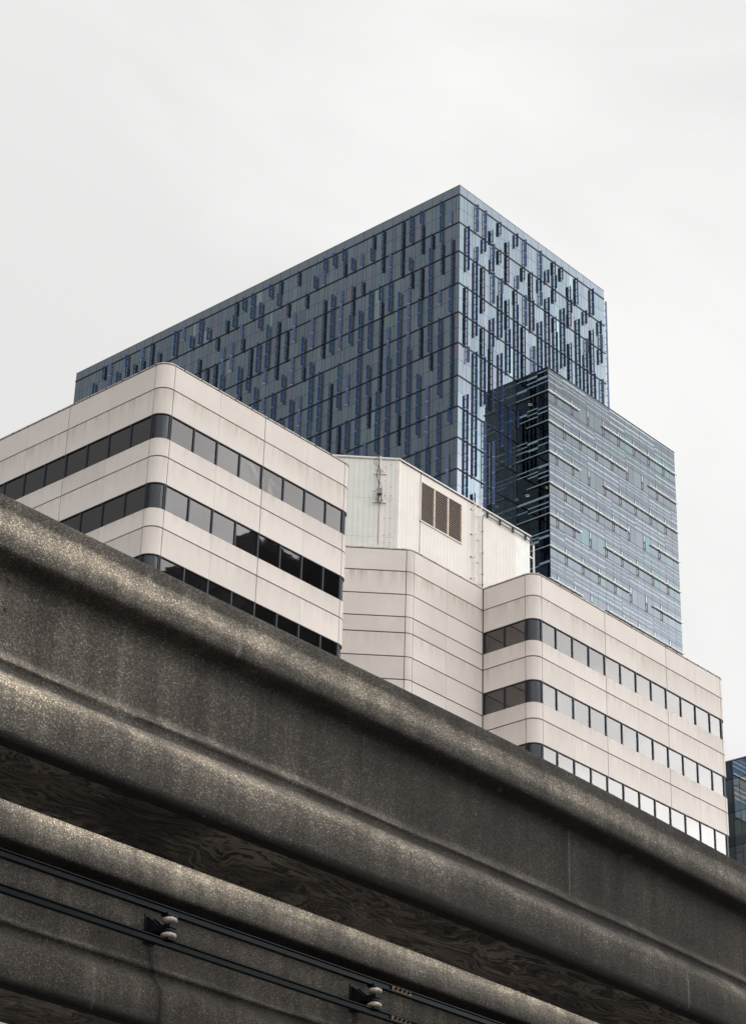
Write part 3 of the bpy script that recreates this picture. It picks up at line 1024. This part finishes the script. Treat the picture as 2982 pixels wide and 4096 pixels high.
far_glass = MB()
panes = []
def pane(face, a0, a1, z0, z1, t, depth=0.0, gap=0.018):
    """face 'L' runs along +Y on x = TX0, face 'R' runs along +X on y = TY0, 'E' the end wall x = TX1"""
    cz = (z0+z1)/2
    if face == 'L': c = (TX0+.03+depth, TY0+(a0+a1)/2, cz); d_ = (0.06, a1-a0-gap*2, z1-z0-gap*2)
    elif face == 'R': c = (TX0+(a0+a1)/2, TY0+.03+depth, cz); d_ = (a1-a0-gap*2, 0.06, z1-z0-gap*2)
    panes.append((face, c, d_, t))
LBX = [1.02+1.465*i for i in range(0, 43)]
RBX = [1.323+1.447*i for i in range(0, 18)]
LL, RR = TY1-TY0, TX1-TX0
for face, bays, Ltot in (('L', LBX, LL), ('R', RBX, RR)):
    edges = [0.0]+bays+[Ltot]
    for a, b in zip(edges, edges[1:]):
        pane(face, a, b, TZ[1]+.04, TZ[0], tuple(x*.95 for x in (0.238, 0.289, 0.341)))
    for fl in range(1, len(TZ)-1):
        zt, zb = TZ[fl]-.10, TZ[fl+1]+.06
        zm = (zt+zb)/2
        for i, (a, b) in enumerate(zip(edges, edges[1:])):
            splits = [(a, b-0.51), (b-0.51, b)] if (b in bays and b-a > 0.9) else [(a, b)]
            for s0, s1 in splits:
                same = rng.random() < .45
                t1 = tint(); t2 = t1 if same else tint()
                pane(face, s0, s1, zm, zt, t1)
                pane(face, s0, s1, zb, zm, t2)
panes.sort(key=lambda p: (Vector(p[1])-Vector((TX0, TY0, TZ[0]-9))).length)
for i, (face, c, d_, t) in enumerate(panes):
    tilt = (rng.uniform(-.0025, .0025), rng.uniform(-.0025, .0025))
    if i < 290:
        o = box('glass_panel', tower, M['tower_glass'], c, d_, 0, t)
        o.rotation_euler = (tilt[0] if face == 'R' else 0, tilt[0] if face == 'L' else 0, tilt[1])
    else:
        # joined far panes: outer face only, slightly tilted like real glazing
        x0, x1 = c[0]-d_[0]/2, c[0]+d_[0]/2
        y0, y1 = c[1]-d_[1]/2, c[1]+d_[1]/2
        z0, z1 = c[2]-d_[2]/2, c[2]+d_[2]/2
        e1, e2 = tilt[0]*1.5, tilt[1]*1.0
        if face == 'L':
            far_glass.face([(x0-e1, y1, z0), (x0-e1+e2, y0, z0), (x0+e1+e2, y0, z1), (x0+e1, y1, z1)], M['tower_glass_far'], t)
        else:
            far_glass.face([(x0, y0-e1, z0), (x1, y0-e1+e2, z0), (x1, y0+e1+e2, z1), (x0, y0+e1, z1)], M['tower_glass_far'], t)
far_glass.build('distant_glass_panels', tower, kind='stuff', tint=True)
# floor bands, projecting a little
for fl in range(1, len(TZ)):
    z = TZ[fl]
    box('floor_band', tower, M['mullion'], (TX0-.01, (TY0+TY1)/2, z-.02), (0.10, LL+.06, 0.15))
    box('floor_band', tower, M['mullion'], ((TX0+TX1)/2+.025, TY0-.01, z-.02), (RR-.09+.0, 0.10, 0.15))
box('corner_post', tower, M['mullion'], (TX0-.012, TY0-.012, TZ[0]/2), (0.05, 0.05, TZ[0]))
box('parapet_cap', tower, M['coping'], (TX0+.1, (TY0+TY1)/2, TZ[0]+.03), (0.26, LL+.06, 0.06))
box('parapet_cap', tower, M['coping'], ((TX0+TX1)/2+.1, TY0+.1, TZ[0]+.03), (RR-.1, 0.26, 0.06))
ew = MB()
ew.box((TX1-.05, (TY0+TY1)/2, TZ[0]/2), (0.16, LL-.2, TZ[0]-.2), 0, M['tower_glass_far'], (0.240, 0.292, 0.345))
ew.box(((TX0+TX1)/2, TY1-.05, TZ[0]/2), (RR-.2, 0.16, TZ[0]-.2), 0, M['tower_glass_far'], (0.240, 0.292, 0.345))
ew.build('back_walls', tower, tint=True)

# fins: h counts half storeys down from the parapet band
RF = {0: [(2, 4), (6, 10), (13, 22)], 1: [(0, 1), (3, 8), (10, 17), (19, 22)], 2: [(0, 2), (4, 6), (8, 12), (14, 22)], 3: [(1, 5), (7, 12), (15, 20)],
      4: [(0, 0), (2, 2), (4, 7), (9, 14)], 5: [(1, 3), (5, 9), (12, 15)], 6: [(0, 0), (3, 9), (12, 12)], 7: [(0, 2), (4, 12)],
      8: [(2, 5), (7, 12)], 9: [(0, 3), (5, 14)], 10: [(1, 1), (3, 12)], 11: [(0, 2), (4, 14)], 12: [(0, 0), (3, 6), (8, 14)],
      13: [(1, 3), (5, 14)], 14: [(0, 1), (3, 14)], 15: [(2, 2), (4, 14)], 16: [(0, 1), (3, 14)], 17: [(2, 4), (6, 14)]}
LF = {0: [(1, 1), (3, 14), (17, 22)], 1: [(0, 4), (6, 6), (8, 12), (14, 20)], 2: [(2, 9), (10, 10), (12, 20)], 3: [(0, 2), (4, 9), (11, 14), (16, 22)],
      4: [(0, 1), (3, 15), (17, 22)], 5: [(0, 3), (5, 14), (16, 20)], 6: [(2, 5), (7, 20)], 7: [(0, 2), (4, 14), (16, 22)]}
rf2 = random.Random(21)
for i in range(8, 43):
    segs = []
    h = rf2.choice([0, 0, 0, 1, 1, 2])
    while h < 23:
        ln = rf2.choice([1, 1, 2, 2]) if h < 3 else (rf2.choice([1, 2, 3, 4]) if h < 7 else rf2.choice([2, 3, 4, 5, 6]))
        segs.append((h, h+ln-1))
        h += ln + (rf2.choice([1, 1, 2]) if h < 4 else rf2.choice([0, 1, 1]))
    LF[i] = segs
fins = []
def hz(h):
    fl = 1 + h//2
    if fl >= len(TZ)-1: return None
    zt, zb = TZ[fl], TZ[fl+1]
    zm = (zt+zb)/2
    return (zt, zm) if h % 2 == 0 else (zm, zb)
ladd = MB(); ties = MB()
TH = R_(33)
for face, tab, bays in (('L', LF, LBX), ('R', RF, RBX)):
    for i, segs in tab.items():
        if i >= len(bays): continue
        a = bays[i]
        for h0, h1 in segs:
            ang = rf2.choice([-TH, 0, 0, TH])
            left = 0
            for h in range(h0, h1+1):
                if left <= 0:
                    left = rf2.choice([1, 1, 2, 3]) if h < 5 else rf2.choice([2, 4, 6])
                    ang = rf2.choice([-TH, -TH, TH, 0]) if h < 5 else rf2.choice([0, 0, 0, -TH, TH])
                left -= 1
                zz = hz(h)
                if zz is None: continue
                z1, z0 = zz
                wd = 0.32; inner = 0.12
                # inner edge stands 0.10 m off the glass, the blade turns about it
                if face == 'L':
                    p = Vector((TX0-inner, TY0+a, 0)); n = Vector((-cos(ang), sin(ang), 0))
                else:
                    p = Vector((TX0+a, TY0-inner, 0)); n = Vector((sin(ang), -cos(ang), 0))
                c = p+n*wd/2
                fins.append((Vector((c.x, c.y, (z0+z1)/2+.06)), (wd, 0.03, (z1-z0)-.05), math.atan2(n.y, n.x)))
                # ladder-like standoffs back to the wall
                q = (TX0-inner/2, TY0+a) if face == 'L' else (TX0+a, TY0-inner/2)
                for kk in (0.22, 0.72):
                    ladd.box((q[0], q[1], z0+(z1-z0)*kk), (inner+.02, 0.05, 0.06) if face == 'L' else (0.05, inner+.02, 0.06), 0, M['mullion'])
                ladd.box((p.x, p.y, (z0+z1)/2), (0.035, 0.035, z1-z0), 0, M['mullion'])
                ties.box((c.x, c.y, z0+.035), (wd, 0.035, 0.03), math.atan2(n.y, n.x), M['tie'])
for h in range(0, 22):
    z1, z0 = hz(h)
    c = Vector((TX1+.49, TY0+.10, (z0+z1)/2))
    fins.append((c, (0.36, 0.03, z1-z0-.05), 0))
    for kk in (.22, .72):
        ladd.box((TX1+.15, TY0+.10, z0+(z1-z0)*kk), (0.32, 0.05, 0.07), 0, M['mullion'])
    ties.box((TX1+.49, TY0+.10, z0+.0), (0.34, 0.035, 0.03), 0, M['tie'])
fins.sort(key=lambda f: (f[0]-Vector((TX0, TY0, TZ[0]-14))).length)
rest = MB()
for i, (c, d_, a) in enumerate(fins):
    if i < 295: box('fin', tower, M['fin'], c, d_, a)
    else: rest.box(c, d_, a, M['fin'])
rest.build('distant_fins', tower, kind='stuff')
ladd.build('fin_brackets', tower, kind='stuff')
ties.build('fin_spacers', tower, kind='stuff')

# ------------------------------------------------------------------ the lower striped glass building
HX, HY, HZ = 163.42, 122.913, 128.93
HK = 1.035
HW = 24.08
HX1, HY1 = HX+HW, TY0-.02
HS = (HY1-HY)/3
hotel = root('glass_building', (HX, HY, 0),
             'lower glass building with pale horizontal stripes and silver rails in front of the finned tower', 'building')
hb = [1.14+1.449*i for i in range(0, 16)]
hedges = [0.0]+hb+[HW]
HFL = [(0.0, 2.20, 4.14)]+[(4.14+3.783*k, 5.98+3.783*k, 7.923+3.783*k) for k in range(0, 10)]
bodyh = MB()
# core stands back from the left wall so that its rooms are real
bodyh.box(((HX+3.2+HX1)/2, (HY+.12+HY1)/2, HZ/2), (HX1-HX-3.2-.02, HY1-HY-.14, HZ-.1), 0, M['hotel_room'])
bodyh.box((HX+1.62, HY+.18, HZ/2), (3.2, 0.10, HZ-.1), 0, M['hotel_room'])
bodyh.box((HX+1.6, (HY+HY1)/2, HZ-.06), (3.2, HY1-HY, 0.1), 0, M['hotel_room'])
for zt, zm, zb in HFL:
    bodyh.box((HX+1.65, (HY+HY1)/2, HZ-zt-.95), (3.1, HY1-HY-.3, 0.35), 0, M['hotel_room'])
bodyh.box((HX+1.6, (HY+HY1)/2, (HZ-HFL[-1][2])/2), (3.2, HY1-HY, HZ-HFL[-1][2]), 0, M['hotel_room'])
bodyh.build('frame', hotel)
def htint():
    r = rng.random(); b = rng.uniform(.92, 1.06)
    if r < .42: c = (0.087, 0.100, 0.118)
    elif r < .78: c = (0.089, 0.107, 0.123)
    elif r < .95: c = (0.089, 0.116, 0.126)
    else: c = (0.080, 0.123, 0.131)
    return tuple(x*b for x in c)
def stint():
    r = rng.random(); b = rng.uniform(.94, 1.05)
    c = (0.073, 0.084, 0.106) if r < .65 else (0.070, 0.088, 0.104)
    return tuple(x*b for x in c)
frit = MB()
for k, (zt, zm, zb) in enumerate(HFL):
    # runs of bays share a stripe layout, as printed glass does
    bay = 0
    lay = []
    while bay < len(hedges)-1:
        ln = rng.choice([2, 3, 4])
        st = []
        z = zt+(rng.choice([.10, .3, .5]))
        while z < zm-.30:
            th = rng.choice([.09, .12, .21])
            st.append((z, min(z+th, zm-.05)))
            z += th+rng.choice([.34, .42, .55])
        if len(st) > 3: st.pop(rng.randrange(len(st)))
        for q in range(ln): lay.append(st)
        bay += ln
    for i, (a, b) in enumerate(zip(hedges, hedges[1:])):
        xc = HX+(a+b)/2
        box('spandrel_panel', hotel, M['tower_glass'], (xc, HY+.03, HZ-(zt+zm)/2), (b-a-.03, 0.06, zm-zt-.03), 0, stint())
        wt = htint()
        vent = (i >= 1 and ((i-1) % 2 == (k % 2)) and i < 16)
        aa = a
        if vent:
            box('window_pane', hotel, M['tower_glass'], (HX+(a+.46+b)/2, HY+.03, HZ-(zm+zb)/2), (b-a-.46-.03, 0.06, zb-zm-.04), 0, wt)
            vm = MB()
            x0, x1, z0, z1 = HX+a+.04, HX+a+.44, HZ-zb+.06, HZ-zm-.02
            vm.box(((x0+x1)/2, HY+.02, (z0+z1)/2), (x1-x0, 0.05, z1-z0), 0, M['vent_frame'])
            vm.box(((x0+x1)/2-.02, HY-.012, z1-.42), (x1-x0-.16, 0.02, 0.72), 0, M['rail_white'])
            vm.box(((x0+x1)/2-.02, HY-.014, z1-.42), (x1-x0-.15, 0.02, 0.74), 0, M['tower_glass_far'], (0.16, 0.20, 0.21))
            vm.box(((x0+x1)/2+.03, HY-.012, z0+.52), (0.22, 0.02, 0.80), 0, M['mullion'])
            vm.box(((x0+x1)/2-.10, HY-.014, z0+.46), (0.09, 0.02, 0.56), 0, M['tower_glass_far'], (0.16, 0.20, 0.21))
            vm.box(((x0+x1)/2-.02, HY-.012, z0+.86), (0.24, 0.02, 0.06), 0, M['mullion'])
            vm.build('vent_window', hotel, tint=True)
        else:
            box('window_pane', hotel, M['tower_glass'], (xc, HY+.03, HZ-(zm+zb)/2), (b-a-.03, 0.06, zb-zm-.04), 0, wt)
        for s0, s1 in lay[i]:
            frit.face([(HX+a+.012, HY-.004, HZ-s1), (HX+b-.012, HY-.004, HZ-s1), (HX+b-.012, HY-.004, HZ-s0), (HX+a+.012, HY-.004, HZ-s0)], M['frit'])
    box('floor_band', hotel, M['mullion'], ((HX+HX1)/2, HY+.028, HZ-zb), (HW, 0.08, 0.05))
    # left wall
    for q, (a, b) in enumerate(((0, HS), (HS, 2*HS), (2*HS, 3*HS))):
        box('side_pane', hotel, M['dark_glass'], (HX+.015, HY+(a+b)/2, HZ-(zt+zb)/2), (0.02, b-a-.03, zb-zt-.04))
        if q < 3:
            z = zt+rng.choice([.25, .45, .7])
            while z < zm-.1:
                th = rng.choice([.11, .13, .26])
                if rng.random() < .93:
                    frit.face([(HX-.004, HY+b, HZ-z-th), (HX-.004, HY+a+.02, HZ-z-th), (HX-.004, HY+a+.02, HZ-z), (HX-.004, HY+b, HZ-z)], M['frit_side'])
                z += th+rng.choice([.3, .42, .6])
frit.build('frit_stripes', hotel, kind='stuff')
box('corner_post', hotel, M['mullion'], (HX-.01, HY-.01, HZ/2), (0.06, 0.06, HZ))
box('roof_cap', hotel, M['mullion'], ((HX+HX1)/2, HY+.06, HZ+.03), (HW+.1, 0.2, 0.07))
box('roof_cap', hotel, M['mullion'], (HX+.05, (HY+HY1)/2+.1, HZ+.032), (0.16, HY1-HY-.2, 0.066))
RZ = [2.98+3.78*k for k in range(10)]
for k, rz_ in enumerate(RZ):
    segs = [(-.08, 5.49), (9.8, HW+.08)] if k % 2 == 0 else [(-.08, 14.2), (18.5, HW+.08)]
    for a, b in segs:
        m = MB(); m.tube([(HX+a, HY-.15, HZ-rz_), (HX+b, HY-.15, HZ-rz_)], 0.080, M['rail_white'], 8)
        m.build('rail', hotel, smooth=True)
    m = MB(); m.tube([(HX-.14, HY-.14, HZ-rz_), (HX-.14, HY+(3*HS-.05 if k % 2 == 0 else 2*HS), HZ-rz_)], 0.06, M['rail_white'], 8)
    m.build('rail', hotel, smooth=True)
# ring lamps in the rooms behind the side wall
for y, z in ((3.15, 3.15), (0.85, 14.3), (3.6, 14.35)):
    lm_ = MB()
    pts = [(HX+.9+.20*cos(2*pi*t/20), HY+y+.20*sin(2*pi*t/20), HZ-z) for t in range(21)]
    lm_.tube(pts, 0.035, M['lamp'], 6, cap=False)
    lm_.build('ring_lamp', hotel)

# ------------------------------------------------------------------ dark building at the right edge
KD = 1.2
DX = 160*KD
dz = lambda z: 1.6+(z-1.6)*KD
dk = root('dark_glass_building', (DX, 101.6, 0), 'dark blue-grey glass building at the right edge behind the pale office block', 'building')
mbd = MB()
mbd.box((DX+12.1, 123.6, dz(76.45)/2), (24, 44, dz(76.45)), 0, M['mullion'])
mbd.build('frame', dk)
box('parapet_cap', dk, M['coping'], (DX+.1, 123.6, dz(76.45)+.05), (0.4, 44, 0.1))
BD = 1.62*KD
y00 = 98.68*KD
for i in range(-7, 5):
    ya, yb = y00+BD*(i-1), y00+BD*i
    z = 76.42
    for f in range(7):
        h_sp = 1.70 if f == 0 else 0.93
        c = tuple(v*rng.uniform(.9, 1.1) for v in (0.40, 0.47, 0.56))
        box('spandrel_panel', dk, M['tower_glass'], (DX+.03, (ya+yb)/2, dz(z-h_sp/2)), (0.06, BD-.05, h_sp*KD-.06), 0, c)
        z -= h_sp
        hw = 2.30
        ym = (ya+yb)/2
        c2 = (0.60, 0.66, 0.70)
        def wb(y0, y1, za, zb):
            box('window_pane', dk, M['tower_glass'], (DX+.05, (y0+y1)/2, dz((za+zb)/2)), (0.06, y1-y0-.06, (za-zb)*KD-.06), 0,
                tuple(v*rng.uniform(.85, 1.15) for v in c2))
        wb(ya, ym, z, z-hw)
        wb(ym, yb, z, z-.72)
        wb(ym, yb, z-.72, z-hw)
        z -= hw-.08

# ------------------------------------------------------------------ monorail beams
def ycurve(x, xs=11.0):
    return 0.006*max(0.0, min(x, 40)-xs)**2 + max(0, x-40)*0.012*(40-xs)
XS = [-40, -20, -10, -5, 0] + [4+i*0.5 for i in range(0, 34)] + [22, 24, 27, 30, 34, 38, 42, 50, 58]
# profile: (outward d, z), from the top centre down the camera side
PROF = [(-.43, 8.10), (-.10, 8.10), (-.075, 8.095), (-.058, 8.082), (-.050, 8.06), (-.046, 8.00), (-.040, 7.965), (-.022, 7.90), (-.006, 7.85), (0.0, 7.81),
        (0.0, 7.735), (-.004, 7.715), (-.014, 7.700), (-.035, 7.692), (-.10, 7.684), (-.155, 7.674), (-.174, 7.662), (-.180, 7.64), (-.180, 7.60), (-.180, 7.50),
        (-.180, 7.20), (-.180, 7.145), (-.174, 7.128), (-.128, 7.062), (-.120, 7.050), (-.122, 7.040), (-.134, 7.032), (-.138, 7.00),
        (-.110, 6.965), (-.060, 6.915), (-.020, 6.865), (-.004, 6.81), (0.0, 6.75), (0.0, 6.58), (-.004, 6.55), (-.015, 6.525), (-.04, 6.508)]
def beam(name, y0, mat, label, xs, wid=0.86):
    rt = root(name, (0, y0+.43, 6.5), label, 'monorail beam', 'monorail beams')
    loc = wloc(rt)
    full = PROF + [(-wid-d, z) for d, z in reversed(PROF)]   # mirrored far side
    full = [p for i, p in enumerate(full) if i == 0 or p != full[i-1]]
    me = bpy.data.meshes.new('concrete')
    V = []; F = []
    n_ = len(full)
    for x in XS:
        for d, z in full:
            V.append((x-loc.x, y0+ycurve(x, xs)-d-loc.y, z-loc.z))
    for i in range(len(XS)-1):
        for j in range(n_-1):
            a = i*n_+j; b = a+n_
            F.append((a, a+1, b+1, b))
    me.from_pydata(V, [], F)
    me.materials.append(mat)
    me.polygons.foreach_set('use_smooth', [True]*len(F))
    me.update()
    o = bpy.data.objects.new('concrete_body', me); COL.objects.link(o); o.parent = rt
    # underside
    sm = MB()
    for xa, xb in zip(XS, XS[1:]):
        ya, yb = y0+ycurve(xa, xs), y0+ycurve(xb, xs)
        sm.face([(xa, ya+.13, 6.507), (xa, ya+wid-.038, 6.507), (xb, yb+wid-.038, 6.507), (xb, yb+.13, 6.507)], M['soffit'])
        sm.face([(xa, ya+.038, 6.507), (xa, ya+.13, 6.507), (xb, yb+.13, 6.507), (xb, yb+.038, 6.507)], M['edge_stain'])
    sm.build('soffit', rt)
    return rt
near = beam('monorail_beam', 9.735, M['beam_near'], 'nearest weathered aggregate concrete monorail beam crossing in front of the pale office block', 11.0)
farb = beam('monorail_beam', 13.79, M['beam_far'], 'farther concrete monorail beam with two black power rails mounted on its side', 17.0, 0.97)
# form-tie holes
ho = MB()
def hole(xx, zz, y=9.735+.180, r=.014):
    ho.lathe((0, 0, 0), [(0, 0)], M['tie_hole']) if False else None
    pts = [(xx+r*cos(t*pi/5), y+ycurve(xx)-.003, zz+r*1.2*sin(t*pi/5)) for t in range(10)]
    ho.face(pts, M['tie_hole'])
for xx, zz in ((7.605, 7.60), (7.60, 7.40), (9.24, 7.58), (12.78, 7.55), (12.77, 7.356), (13.07, 7.43), (11.65, 7.28), (15.6, 7.56)):
    hole(xx, zz)
ho.build('form_tie_holes', near, kind='stuff')

# power rails on the far beam
YW = 13.79+.180          # web face
RD = 0.34                # rails stand this far out from the web
def rail(z, name='power_rail'):
    m = MB()
    xs = [x for x in XS]
    pr = [(-.024, .034), (.024, .034), (.024, .024), (.007, .018), (.007, -.014), (.028, -.020), (.028, -.032), (-.028, -.032), (-.028, -.020), (-.007, -.014), (-.007, .018), (-.024, .024)]
    for xa, xb in zip(xs, xs[1:]):
        for i in range(len(pr)):
            j = (i+1) % len(pr)
            (da, za), (db, zb) = pr[i], pr[j]
            ya, yb = YW-RD+ycurve(xa, 17.0), YW-RD+ycurve(xb, 17.0)
            m.face([(xa, ya+da, z+za), (xb, yb+da, z+za), (xb, yb+db, z+zb), (xa, ya+db, z+zb)], M['steel'])
    return m.build(name, farb)
RZ1, RZ2 = 7.485, 7.20
rail(RZ1); rail(RZ2)
def insulator(par, c, up):
    m = MB()
    m.lathe(c, [(0.0, -.034), (.030, -.034), (.034, -.024), (.052, -.024), (.067, -.016), (.072, -.002), (.066, .012), (.050, .019), (.042, .022), (.042, .026)], M['porcelain'])
    m.lathe(c, [(.042, .026), (.044, .026), (.044, .052), (.034, .058), (0.0, .058)], M['black_steel'])
    return m.build('insulator', par, smooth=True)
def bracket(x):
    m = MB()
    yw = YW+ycurve(x, 17.0)
    yt = yw-RD+.03
    zc_ = 7.36
    # splayed channel bolted to the web, narrowing to an arm
    z0, z1 = 7.275, 7.53
    for xo in (.035, .125):
        m.face([(x+xo, yw, z0), (x+xo, yw, z1), (x+xo, yt+.12, zc_+.02), (x+xo, yt+.12, zc_-.03)], M['black_steel'])
        m.face([(x+xo+.006, yw, z0), (x+xo+.006, yt+.12, zc_-.03), (x+xo+.006, yt+.12, zc_+.02), (x+xo+.006, yw, z1)], M['black_steel'])
    m.face([(x+.035, yw-.02, z1-.03), (x+.125, yw-.02, z1-.03), (x+.125, yt+.12, zc_-.01), (x+.035, yt+.12, zc_-.01)], M['black_steel'])
    m.box((x+.08, yw-.006, 7.405), (0.13, 0.012, 0.27), 0, M['black_steel'])
    m.box((x+.02, (yt+.14+yw-RD)/2, zc_-.002), (0.09, 0.24, 0.035), 0, M['black_steel'])
    m.tube([(x, yw-RD, RZ2+.03), (x, yw-RD, RZ1-.03)], 0.011, M['black_steel'], 8)
    br = m.build('rail_bracket', farb)
    insulator(br, (x, yw-RD, 7.41), 1)
    insulator(br, (x, yw-RD, 7.272), 0)
    box('rail_clip', br, M['black_steel'], (x, yw-RD, RZ1-.034), (0.12, 0.09, 0.026))
    box('rail_clip', br, M['black_steel'], (x, yw-RD, RZ2+.036), (0.09, 0.09, 0.02))
BX = [12.60+2.69*k for k in range(-3, 4)]
for x in BX:
    bracket(x)
for rz_, xs0 in ((RZ1, 15.52), (RZ2, 15.52)):
    m = MB()
    y = YW-RD+ycurve(xs0, 17.0)
    m.box((xs0+.13, y-.020, rz_-.004), (0.27, 0.014, 0.050), 0, M['rust'])
    m.box((xs0+.13, y+.020, rz_-.004), (0.27, 0.014, 0.050), 0, M['rust'])
    sp = m.build('splice_plate', farb)
    for q in range(4):
        b = MB(); b.tube([(xs0+.035+q*.062, y-.024, rz_+.004), (xs0+.035+q*.062, y-.055, rz_+.004)], 0.014, M['black_steel'], 6)
        b.build('bolt', sp)

# piers standing outside the picture, carrying both beams
for k, xp in enumerate((-6.0, 27.0)):
    p = MB()
    yo = ycurve(xp)*.5
    p.box((xp, 12.2+yo, 2.9), (1.1, 1.0, 5.8), 0, M['sidewalk'])
    p.face([(xp-.5, 9.6+yo, 6.45), (xp-.5, 14.8+yo, 6.45), (xp-.5, 12.9+yo, 5.0), (xp-.5, 11.5+yo, 5.0)], M['sidewalk'])
    p.face([(xp+.5, 14.8+yo, 6.45), (xp+.5, 9.6+yo, 6.45), (xp+.5, 11.5+yo, 5.0), (xp+.5, 12.9+yo, 5.0)], M['sidewalk'])
    p.face([(xp-.5, 9.6+yo, 6.45), (xp-.5, 11.5+yo, 5.0), (xp+.5, 11.5+yo, 5.0), (xp+.5, 9.6+yo, 6.45)], M['sidewalk'])
    p.face([(xp-.5, 12.9+yo, 5.0), (xp-.5, 14.8+yo, 6.45), (xp+.5, 14.8+yo, 6.45), (xp+.5, 12.9+yo, 5.0)], M['sidewalk'])
    p.face([(xp-.5, 9.6+yo, 6.45), (xp+.5, 9.6+yo, 6.45), (xp+.5, 14.8+yo, 6.45), (xp-.5, 14.8+yo, 6.45)], M['sidewalk'])
    o = p.build('monorail_pier')
    tag(o, ['concrete T shaped pier under both beams beyond the left edge', 'concrete T shaped pier under both beams beyond the right edge'][k], 'pier', 'monorail piers')

# ------------------------------------------------------------------ city blocks behind the camera that the windows mirror
def block(name, x0, x1, y0, y1, h, cm_, label, step=4.0, fh=3.9):
    rt = root(name, ((x0+x1)/2, (y0+y1)/2, 0), label, 'building')
    m = MB(); m.box(((x0+x1)/2, (y0+y1)/2, h/2), (x1-x0, y1-y0, h), 0, cm_)
    m.build('walls', rt)
    g = MB()
    z = 6
    while z+fh < h:
        x = x0+.8
        while x+step < x1:
            for yy in (y0-.03, y1+.03):
                g.box((x+step/2-.3, yy, z+1.3), (step-.7, 0.08, 2.4), 0, M['city_pane'])
            x += step
        y = y0+.8
        while y+step < y1:
            for xx in (x0-.03, x1+.03):
                g.box((xx, y+step/2-.3, z+1.3), (0.08, step-.7, 2.4), 0, M['city_pane'])
            y += step
        z += fh
    g.build('windows', rt, kind='stuff')
    return rt
block('office_tower', 199, 252, -95, -60, 149, M['city_dark'], 'dark office tower mirrored in the right hand ribbon windows of the pale office block')
